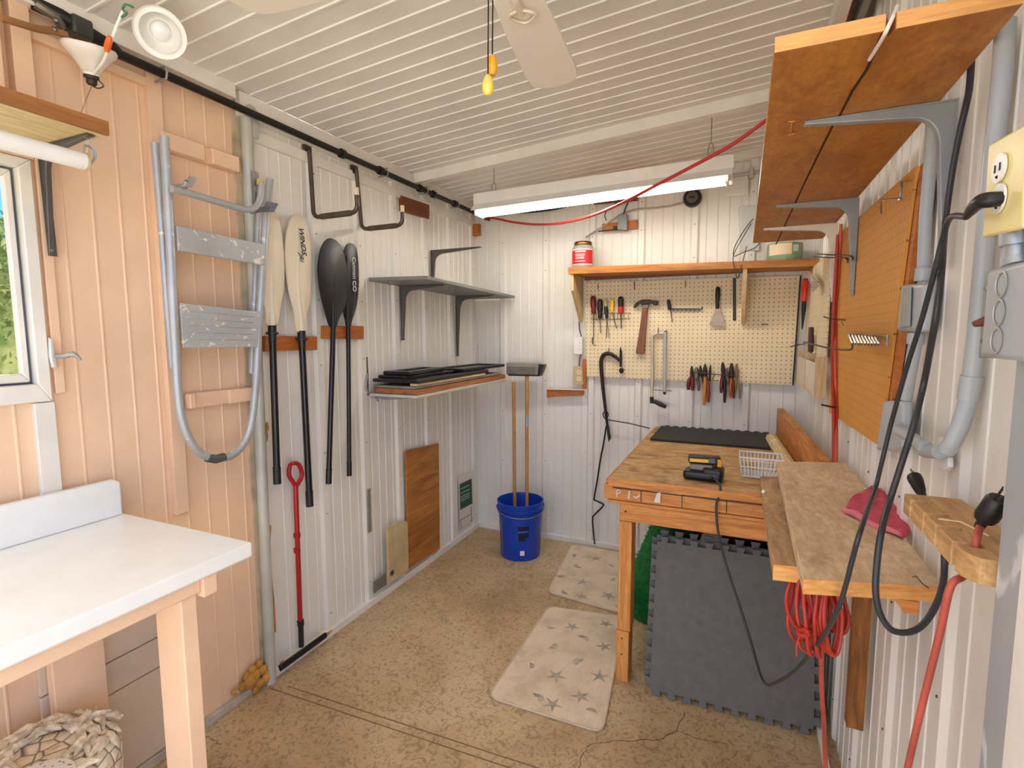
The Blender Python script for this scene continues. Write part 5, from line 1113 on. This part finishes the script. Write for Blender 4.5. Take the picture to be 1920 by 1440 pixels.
# ---- plank shelf in front of the bench
ps = thing('plank_shelf', 'worn wide plank on a wall bracket in front of the workbench', 'shelf', (.22, 1.5, .97))
PZ1 = 1.012
k4 = [F(1456, 865, PZ1), F(1506, 1086, PZ1), F(1769, 1100, PZ1), F(1588, 867, PZ1)]; k4[2].x = min(k4[2].x, XR - .02); k4[3].x = min(k4[3].x, XR - .02)
obj('plank', M().prism(k4, (0, 0, -.027)), W_PLK, ps, bev=.0015)
f0, f1 = k4[1], k4[2]
obj('front_strip', M().prism([f0 + V((.0, -.0015, 0)), f1 + V((0, -.0015, 0)), f1 + V((0, -.0015, -.027)), f0 + V((0, -.0015, -.027))], (0, .0012, 0)), W_END, ps, label='pale sawn front edge')
post_ = [R(1592, 1095, .03), R(1640, 1095, .03), R(1617, 1372, .03), R(1586, 1362, .03)]
pq0 = X(1619, 1372, XR - .016); yA = pq0.y; zb0 = pq0.z; pxl = D(1587, 1366, yA).x
obj('wall_post', M().prism([(XR - .016, yA, zb0), (pxl, yA, zb0), (pxl, yA, PZ1 - .028), (XR - .016, yA, PZ1 - .028)], (0, .036, 0)), W_POST, ps, label='dark knotty post', bev=.0015)
xa, xb = D(1675, 1115, 1.06).x, D(1724, 1128, 1.06).x
obj('brace', M().prism([(xb, 1.06, .9845), (xa, 1.06, .9845), (xa + .018, 1.06, .962), (xb, 1.06, .962)], (0, .25, 0)), W_OR, ps, bev=.001)
obj('crack', M().tube([F(1711, 1082, PZ1), F(1717, 1080, PZ1), F(1730, 1095, PZ1 + .0), F(1741, 1103, PZ1)], .0012, 5), DARKJ, ps)
p2z = .966
k5 = [F(1425, 893, p2z), F(1450, 1058, p2z), F(1502, 1062, p2z), F(1475, 893, p2z)]; k5[2].x = k5[3].x = .16
pk2 = thing('plank', 'narrower dirty plank tucked under the left edge of the wide plank', 'plank', (.1, 1.5, .93))
obj('board', M().prism(k5, (0, 0, -.034)), W_PLK2, pk2, bev=.0015)
obj('knob', M().ball(F(1432, 922, p2z + .004), (.007, .007, .006), 10), WHITEP, pk2)
obj('sawn_end', M().prism([k5[1] + V((0, -.0012, 0)), k5[2] + V((0, -.0012, 0)), k5[2] + V((0, -.0012, -.034)), k5[1] + V((0, -.0012, -.034))], (0, .001, 0)), W_END, pk2)
# towel
rn = random.Random(11)
def wob(u, v): return .006 * math.sin(u * 9 + v * 4) + .004 * math.sin(u * 17 - v * 6)
tcn = [F(1584, 962, PZ1), F(1692, 1012, PZ1), F(1726, 985, PZ1), F(1655, 928, PZ1)]
top = []; N = 18
for i in range(N + 1):
    u = i / N; row = []
    for j in range(N + 1):
        v = j / N; p = tcn[0].lerp(tcn[1], u).lerp(tcn[3].lerp(tcn[2], u), v)
        hgt = .034 * (max(0, 1 - u) ** .45) * (math.sin(math.pi * min(max(v, .03), .97)) ** .4) * (1.15 - .5 * u)
        row.append(p + V((wob(u, v) * .3, wob(v, u) * .6, max(.001, hgt + wob(u * 2, v * 3) * .6 * min(1, hgt * 40)))))
    top.append(row)
m = M().grid(top); m.grid([[p - V((0, 0, p.z - PZ1 - .0008)) for p in r] for r in top])
tw = thing('towel', 'crumpled pink towel lying on the wide plank', 'towel', sum(tcn, V()) / 4)
obj('cloth', m, PINK, tw)
el_ = lambda v, z: tcn[0].lerp(tcn[3], v) + V((-.003, -.002, z))
obj('folded_hem', M().tube([el_(.02, .005), el_(.3, .006), el_(.7, .006), el_(.93, .010), el_(.95, .017), el_(.7, .018), el_(.35, .017), el_(.2, .022), el_(.3, .028), el_(.6, .030)], .0052, 8, 5), plain('pale pink hem', (232, 128, 136), .9, 0, .1, 30), tw)
obj('folded_hem', M().tube([tcn[0].lerp(tcn[1], u_) + V((-.001, -.003, .007 + .004 * math.sin(u_ * 9))) for u_ in (0, .2, .4, .6, .8, .97)], [.007, .008, .008, .007, .006, .004], 8, 5), plain('pale pink hem', (232, 128, 136), .9, 0, .1, 30), tw)

# ---- workbench
BY0, BY1, BZ = 2.035, YB - .03, .860
bn = thing('workbench', 'orange pine workbench with worn top against the back wall', 'workbench', (-.12, 2.7, 0))
bl_ = F(1140.6, 897, BZ).x; brx = .262
obj('top', M().box((bl_, BY0 + .012, BZ - .02), (brx, BY1, BZ)), W_TOP, bn, bev=.001)
obj('nosing', M().box((bl_ - .002, BY0 - .008, BZ - .030), (brx, BY0 + .011, BZ + .001)), W_OR, bn, bev=.003)
obj('side_rail', M().box((bl_ - .012, BY0 + .012, BZ - .055), (bl_ - .001, BY1, BZ - .006)), W_ORY, bn, bev=.002)
zt, zbm = D(1133, 908, BY0).z, D(1128, 934, BY0).z
xl_ = D(1131, 920, BY0 - .01).x
obj('tool_till', M().box((xl_, BY0 + .004, zbm), (brx, BY0 + .05, zt)), W_OR, bn, label='divided till board under the bench nosing', bev=.002)
m = M()
for x in (1202, 1279, 1363): 
    d0 = D(x, 930, BY0 + .002).x; m.box((d0 - .0015, BY0 + .0015, zbm + .003), (d0 + .0015, BY0 + .005, zt))
m.box((D(1149, 910, BY0).x, BY0 + .0015, zt - .012), (brx, BY0 + .0045, zt - .004))
obj('divider', m, DARKJ, bn)
obj('white_rod', M().tube([D(1151, 910, BY0 - .003), D(1279, 926, BY0 - .003)], .0045, 8), plain('white rod', (236, 224, 210), .4), bn)
m = M().tube([D(1157, 932, BY0), D(1157, 920, BY0), D(1162, 919, BY0), D(1163, 923, BY0), D(1157, 926, BY0)], .003, 6, 3)
m.tube([D(1179, 935, BY0), D(1181, 920, BY0)], .0045, 6); m.tube([D(1188, 930, BY0), D(1194, 933, BY0), D(1200, 928, BY0)], .004, 6, 3)
m.prism([D(x, y, BY0) for x, y in ((1226, 941), (1232, 924), (1239, 923), (1238, 943))], (0, -.003, 0))
obj('fitting', m, plain('white fittings', (230, 220, 204), .4), bn)
zl = D(1140, 942, BY0 - .005).z
obj('lower_strip', M().box((D(1139, 937, BY0).x, BY0 - .004, zl), (brx, BY0 + .05, zbm - .001)), W_OR, bn, bev=.002)
az1, az0 = zl - .001, D(1162, 977, BY0).z
lx = D(1161, 960, BY0).x
obj('front_apron', M().box((lx, BY0 + .004, az0), (brx, BY0 + .042, az1)), W_OR, bn, bev=.003)
obj('side_apron', M().box((lx, BY0 + .043, az0), (lx + .035, BY1, az1)), W_ORY, bn, bev=.003)
lw = .052
l1 = obj('leg', M().box((lx, BY0 + .004, .22), (lx + lw, BY0 + .09, az0 - .001)).box((lx - .004, BY0 - .002, 0), (lx + lw - .004, BY0 + .084, .22)), W_ORZ, bn, bev=.003)
m = M()
for z in (.12, .19): m.ball((lx + .02, BY0 - .003, z), (.004, .002, .004), 8)
each('screw', m, DARKJ, l1)
obj('screw', M().ball((lx + .025, BY0 + .003, az1 - .03), (.005, .002, .005), 8), DARKJ, bn)
for x, y in ((lx + .01, BY1 - .09), (brx - .06, BY0 + .1), (brx - .06, BY1 - .09)): obj('leg', M().box((x, y, 0), (x + lw, y + .085, az0)), W_ORZ, bn, bev=.003)
obj('back_apron', M().box((lx, BY1 - .04, az0), (brx, BY1, az1)), W_OR, bn, bev=.003)
obj('right_apron', M().box((brx - .04, BY0 + .05, az0), (brx, BY1 - .05, az1)), W_ORY, bn, bev=.003)
g0, g1 = D(1457, 765, 3.30), V((.268, 2.06, 1.005))
obj('side_board', M().prism([V((g0.x, 3.30, BZ + .001)), g0, g1, V((g1.x, g1.y, BZ + .001))], (.032, .0, 0)), W_ORY, bn, label='upright pine board along the wall side', bev=.003)
# things on and under the bench
strip = [F(1222, 790, .874), F(1452, 802, .874), F(1450, 838, .874), F(1218, 823, .874)]
y0_, y1_ = (strip[2].y + strip[3].y) / 2, BY1 - .012; x0_, x1_ = strip[3].x, strip[2].x
pts = [(x0_, y0_, BZ + .001), (x1_, y0_, BZ + .001), (x1_, y1_ - .03, BZ + .001)]
k = 0; nt_ = 12; wv_ = (x1_ - x0_) / nt_
for i in range(nt_): 
    xx = x1_ - i * wv_; pts += [(xx - wv_ * .12, y1_ - .03, BZ + .001), (xx - wv_ * .05, y1_, BZ + .001), (xx - wv_ * .60, y1_, BZ + .001), (xx - wv_ * .52, y1_ - .03, BZ + .001)]
pts.append((x0_, y1_ - .03, BZ + .001))
obj('foam_mat_strip', M().prism(pts, (0, 0, .012)), RUBBER2, label='black foam mat strip lying across the back of the workbench', cat='mat')
cp = F(1318, 903, BZ); cp.z = BZ
ch_ = thing('battery_charger', 'black battery charger on the near edge of the workbench', 'charger', cp)
def soft(m, c, rx, ry, rz, z0=0): return m
def rbox(name, c, hx, hy, hz, mt, par, bv, rot=0):
    r_ = Matrix.Rotation(math.radians(rot), 3, 'Z'); return obj(name, M().obox(c, r_ @ V((hx, 0, 0)), r_ @ V((0, hy, 0)), V((0, 0, hz))), mt, par, bev=bv, seg=4)
rbox('base', cp + V((-.002, .03, .021)), .074, .038, .020, BLACKG, ch_, .014, -4)
rbox('cradle', cp + V((.036, .035, .028)), .038, .042, .027, BLACKP, ch_, .012, -4)
rbox('dock', cp + V((-.008, .045, .050)), .044, .028, .014, plain('charger grey', (136, 132, 122), .5), ch_, .008, -4)
obj('cord_grip', M().tube([cp + V((.028, -.004, .026)), cp + V((.034, -.02, .02))], [.006, .004], 8), BLACKP, ch_)
bt = thing('battery_pack', 'black and yellow battery pack seated on the charger', 'battery', cp + V((0, .04, .064)))
rbox('case', cp + V((.0, .045, .080)), .062, .03, .015, BLACKP, bt, .010, 6)
rbox('yellow_label', cp + V((-.018, .0138, .080)), .036, .0015, .007, HAND_Y, bt, .003, 6)
rbox('grey_button', cp + V((.030, .0172, .082)), .012, .0015, .010, plain('battery grey', (96, 98, 104), .5), bt, .003, 6)
rbox('yellow_latch', cp + V((.058, .021, .075)), .008, .006, .015, plain('amber latch', (226, 156, 34), .4), bt, .003, 6)
# wire basket
bq0 = F(1388, 897, BZ); bw_, bd_, bh_ = .135, .10, .085
bkx, bky = bq0.x + .006, bq0.y + .02
wb = thing('wire_basket', 'white wire basket on the workbench beside the plank', 'basket', (bkx + bw_ / 2, bky + bd_ / 2, BZ))
def ringz(m, z, e, r=.0028): m.tube([V((bkx - e, bky - e, z)), V((bkx + bw_ + e, bky - e, z)), V((bkx + bw_ + e, bky + bd_ + e, z)), V((bkx - e, bky + bd_ + e, z))], r, 8, 0, closed=True)
m = M(); ringz(m, BZ + bh_, .012, .0034); ringz(m, BZ + .006, 0); ringz(m, BZ + bh_ * .55, .007, .0024); obj('rim', m, WIREW, wb)
m = M()
for k in range(12):
    x = bkx + bw_ * k / 11; xe = bkx - .012 + (bw_ + .024) * k / 11
    m.tube([(xe, bky - .012, BZ + bh_), (x, bky, BZ + .005), (x, bky + bd_, BZ + .005), (xe, bky + bd_ + .012, BZ + bh_)], .0022, 6)
for k in range(1, 5):
    y = bky + bd_ * k / 5; ye = bky - .012 + (bd_ + .024) * k / 5
    m.tube([(bkx - .012, ye, BZ + bh_), (bkx, y, BZ + .005), (bkx + bw_, y, BZ + .005), (bkx + bw_ + .012, ye, BZ + bh_)], .0022, 6)
obj('wires', m, WIREW, wb)
obj('handle_tab', M().prism([(bkx + bw_ - .005, bky - .014, BZ + bh_), (bkx + bw_ + .014, bky - .014, BZ + bh_ - .03), (bkx + bw_ + .014, bky + bd_ + .014, BZ + bh_ - .03), (bkx + bw_ - .005, bky + bd_ + .014, BZ + bh_)], (.002, 0, .002)), WHITEP, wb)
pr = thing('paper_roll', 'long tan wrapped roll lying along the right side of the workbench', 'roll', (.19, 2.7, BZ))
obj('roll', M().tube([(.158, 3.02, BZ + .031), (.200, 2.37, BZ + .031)], .028, 8), CARDB, pr)
m = M()
for t in (.25, .55, .8): 
    c_ = V((.158, 3.02, BZ + .031)).lerp(V((.200, 2.37, BZ + .031)), t); m.tube([c_, c_ + V((.0008, -.018, 0))], .0288, 8)
each('wrap_band', m, plain('pale band', (226, 206, 166), .6), pr)
# interlocking foam tiles leaning on the bench
def tile(name, o, u, v, th, size, mt, label):
    n_ = 10; p = size / n_; d_ = .021; P = []
    def side(a, du, dn, first):
        for i in range(n_):
            s0 = a + du * (p * i)
            P.extend([s0 + du * (p * .27), s0 + du * (p * .16) + dn * d_, s0 + du * (p * .80) + dn * d_, s0 + du * (p * .69)])
    c00 = o; c10 = o + u * size; c11 = c10 + v * size; c01 = o + v * size
    P.append(c00); side(c00, u, -v, 0); P.append(c10); side(c10, v, u, 0); P.append(c11); side(c11, -u, v, 0); P.append(c01); side(c01, -v, -u, 0)
    nrm = u.cross(v).normalized()
    return obj(name, M().prism(P, -nrm * th), mt, label=label, cat='mat', bev=.0012, seg=1)
mu = V((1, .03, 0)).normalized(); mv = V((-.035, .26, 1)).normalized(); mv = (mv - mu * mv.dot(mu)).normalized()
o_ = F(1217, 1303); o_.z = .024; o_.y += .004
tile('foam_tile', o_, mu, mv, .012, .578, RUBBER, 'front grey interlocking foam tile leaning on the workbench')
tile('foam_tile', o_ + V((-.004, .030, .018)), mu, mv, .012, .578, RUBBER, 'rear grey interlocking foam tile just behind the front one')
m = M(); ax0, ax1 = V((-.335, 2.235, .245)), V((-.245, 3.08, .545))
tr = thing('turf_roll', 'bright green artificial turf roll pushed under the workbench', 'turf', (-.3, 2.6, .05))
obj('roll', M().tube([ax0, ax0.lerp(ax1, .5), ax1], [.125, .125, .12], 24), TURF, tr)
d_ = (ax1 - ax0).normalized(); uu = d_.orthogonal().normalized(); ww = d_.cross(uu)
m = M(); rn = random.Random(2)
for i in range(5200):
    a = rn.uniform(0, 6.283); t = rn.random() ** 1.6; rad = uu * math.cos(a) + ww * math.sin(a)
    if i % 3 == 0: rr_ = rn.uniform(.02, .125); p = ax0 + rad * rr_; g = -d_
    else: p = ax0.lerp(ax1, t) + rad * .124; g = rad
    g = (g + V((rn.gauss(0, .3), rn.gauss(0, .3), rn.gauss(0, .3)))).normalized() * rn.uniform(.008, .016); s = g.orthogonal().normalized() * .0016
    v = [m.b.verts.new(q) for q in (p - s, p + s, p + g)]; m.b.faces.new(v)
obj('turf_blades', m, plain('turf blade', (30, 138, 58), .7, 0, .3, 60), tr, kind='stuff')
obj('shade_block', M().box((-.06, 2.35, 0), (.21, 3.2, .42)), plain('dark crate', (30, 28, 27), .7), label='dark block added as the shade under the workbench', cat='box', bev=.005)  # near-black block put in to stand for the shade beneath the bench

# ---- bath mats with sea-life print
def bathmat(label, c, seedn):
    t = thing('bath_mat', label, 'mat', (c[0] + c[2]) / 2); pts = []
    for i in range(4):
        a, b, d = c[i], c[i - 1], c[(i + 1) % 4]; r = .05; e1 = (b - a).normalized(); e2 = (d - a).normalized()
        for k in range(7):
            s = k / 6; p0_, p2_ = a + e1 * r, a + e2 * r; pts.append(p0_.lerp(a, s).lerp(a.lerp(p2_, s), s))
    mt = Mt('beige ribbed mat', .75); v_ = mt.coord(); w_ = mt.node('TexWave', wave_type='BANDS', bands_direction='X'); w_.inputs['Scale'].default_value = 38; w_.inputs['Distortion'].default_value = .6; mt.link(v_, w_.inputs[0])
    base = mt.ramp(mt.noise(v_, 7, 4), [(.34, (206, 184, 156)), (.50, (226, 206, 180)), (.70, (232, 214, 190))])
    st_ = mt.ramp(mt.noise(v_, 16, 4, .6, 1.2), [(.54, (0, 0, 0)), (.66, (110, 110, 110))]); mt.color(mt.mix(st_, base, (160, 142, 118))); mt.bump(w_.outputs['Fac'], .35, .003)
    b_ = obj('base', M().prism(pts, (0, 0, .008)), mt.m, t, bev=.003)
    obj('rim', M().tube([p + V((0, 0, .008)) for p in pts], .0035, 6, 0, closed=True), plain('mat rim', (206, 186, 158), .7), t)
    rr = random.Random(seedn); stm, shm = M(), M(); pm2 = plain('grey brown print', (172, 160, 144), .8, 0, .2, 40)
    U, W_ = c[1] - c[0], c[3] - c[0]
    spots = [(.20, .10), (.42, .30), (.18, .34), (.36, .52), (.62, .20), (.75, .42), (.60, .66), (.85, .22), (.30, .80), (.72, .86), (.52, .88), (.88, .62), (.12, .62), (.14, .88)]
    for i, (u_, w0) in enumerate(spots):
        p = c[0] + U * u_ + W_ * w0 + V((rr.uniform(-.01, .01), rr.uniform(-.01, .01), .0088)); a0 = rr.uniform(0, 6.28)
        if i % 2 == 0:
            R_ = rr.uniform(.036, .050); pp_ = []
            for k in range(10): r_ = R_ if k % 2 == 0 else R_ * .30; pp_.append(p + V((math.cos(a0 + k * .628) * r_, math.sin(a0 + k * .628) * r_, 0)))
            obj('starfish_print', M().prism(pp_, (0, 0, .0008)), pm2, b_)
        else:
            R_ = rr.uniform(.022, .034); m_ = M()
            for k in range(4): m_.tube([p + V((math.cos(a0 + s * 1.0) * R_ * (1 - k * .22), math.sin(a0 + s * 1.0) * R_ * .75 * (1 - k * .22), .0)) for s in range(4)], .0014, 4, 3)
            obj('shell_print', m_, pm2, b_)
bathmat('beige bath mat with starfish print, nearer the camera', [F(1172, 1160), F(1028, 1140), F(914, 1310), F(1130, 1378)], 4)
bathmat('beige bath mat with starfish print, farther one by the back wall', [F(1230, 1050), F(1072, 1022), F(1026, 1112), F(1190, 1160)], 9)

# ---- red cord coil under the plank and its tail
cc_ = thing('cord_coil', 'bundled red extension cord hanging under the wide plank', 'cord', D(1535, 1225, 1.2))
rn = random.Random(21); m = M()
for i in range(15):
    x = 1500 + i * 5.5 + rn.uniform(-5, 5); yq = 1.17 + rn.uniform(-.05, .06); w_ = rn.uniform(9, 24); bot = 1188 + rn.uniform(-14, 32) + (10 if 3 < i < 8 else 0); s_ = rn.uniform(-6, 10)
    pts = [D(x - w_ * .35, 1085, yq + .02), D(x - w_ * .7, 1125, yq), D(x - w_ * .9 + s_, 1165, yq - .012), D(x - w_ * .4 + s_, bot, yq - .006), D(x + w_ * .4 + s_, bot + 2, yq + .006), D(x + w_ * .8 + s_, 1160, yq + .012), D(x + w_ * .5, 1120, yq + .014), D(x + w_ * .2, 1085, yq + .02)]
    m.tube(pts, .0040, 8, 5)
obj('loops', m, REDC, cc_)
obj('outer_loop', M().tube([D(1498, 1066, 1.2), D(1485, 1085, 1.19), D(1475, 1115, 1.18), D(1477, 1145, 1.18), D(1488, 1168, 1.18), D(1500, 1180, 1.18), D(1515, 1188, 1.17)], .0040, 8, 5), REDC, cc_)
obj('tie', M().tube([D(1497, 1184, 1.15), D(1512, 1180, 1.13), D(1516, 1190, 1.13), D(1500, 1191, 1.14)], .0042, 8, 3, closed=True), REDC, cc_)
obj('tail', M().tube([D(1570, 1182, 1.2), D(1582, 1177, 1.22), D(1592, 1163, 1.26), D(1594, 1158, 1.3)], .0042, 8, 4).tube([D(1500, 1190, 1.15), D(1494, 1210, 1.15), D(1494, 1230, 1.15)], .0022, 6, 3).tube([D(1497, 1200, 1.15), D(1502, 1215, 1.15), D(1511, 1222, 1.15)], .003, 6, 3), REDC, cc_)
cord('extension_cord', [D(1541, 1205, 1.34), D(1540, 1240, 1.40), D(1541, 1300, 1.44), D(1545, 1360, 1.48), D(1547, 1410, 1.5), D(1549, 1450, 1.52)], .0058, REDC2, 'faded red cord dropping from the coil to the floor beside the foam tiles')
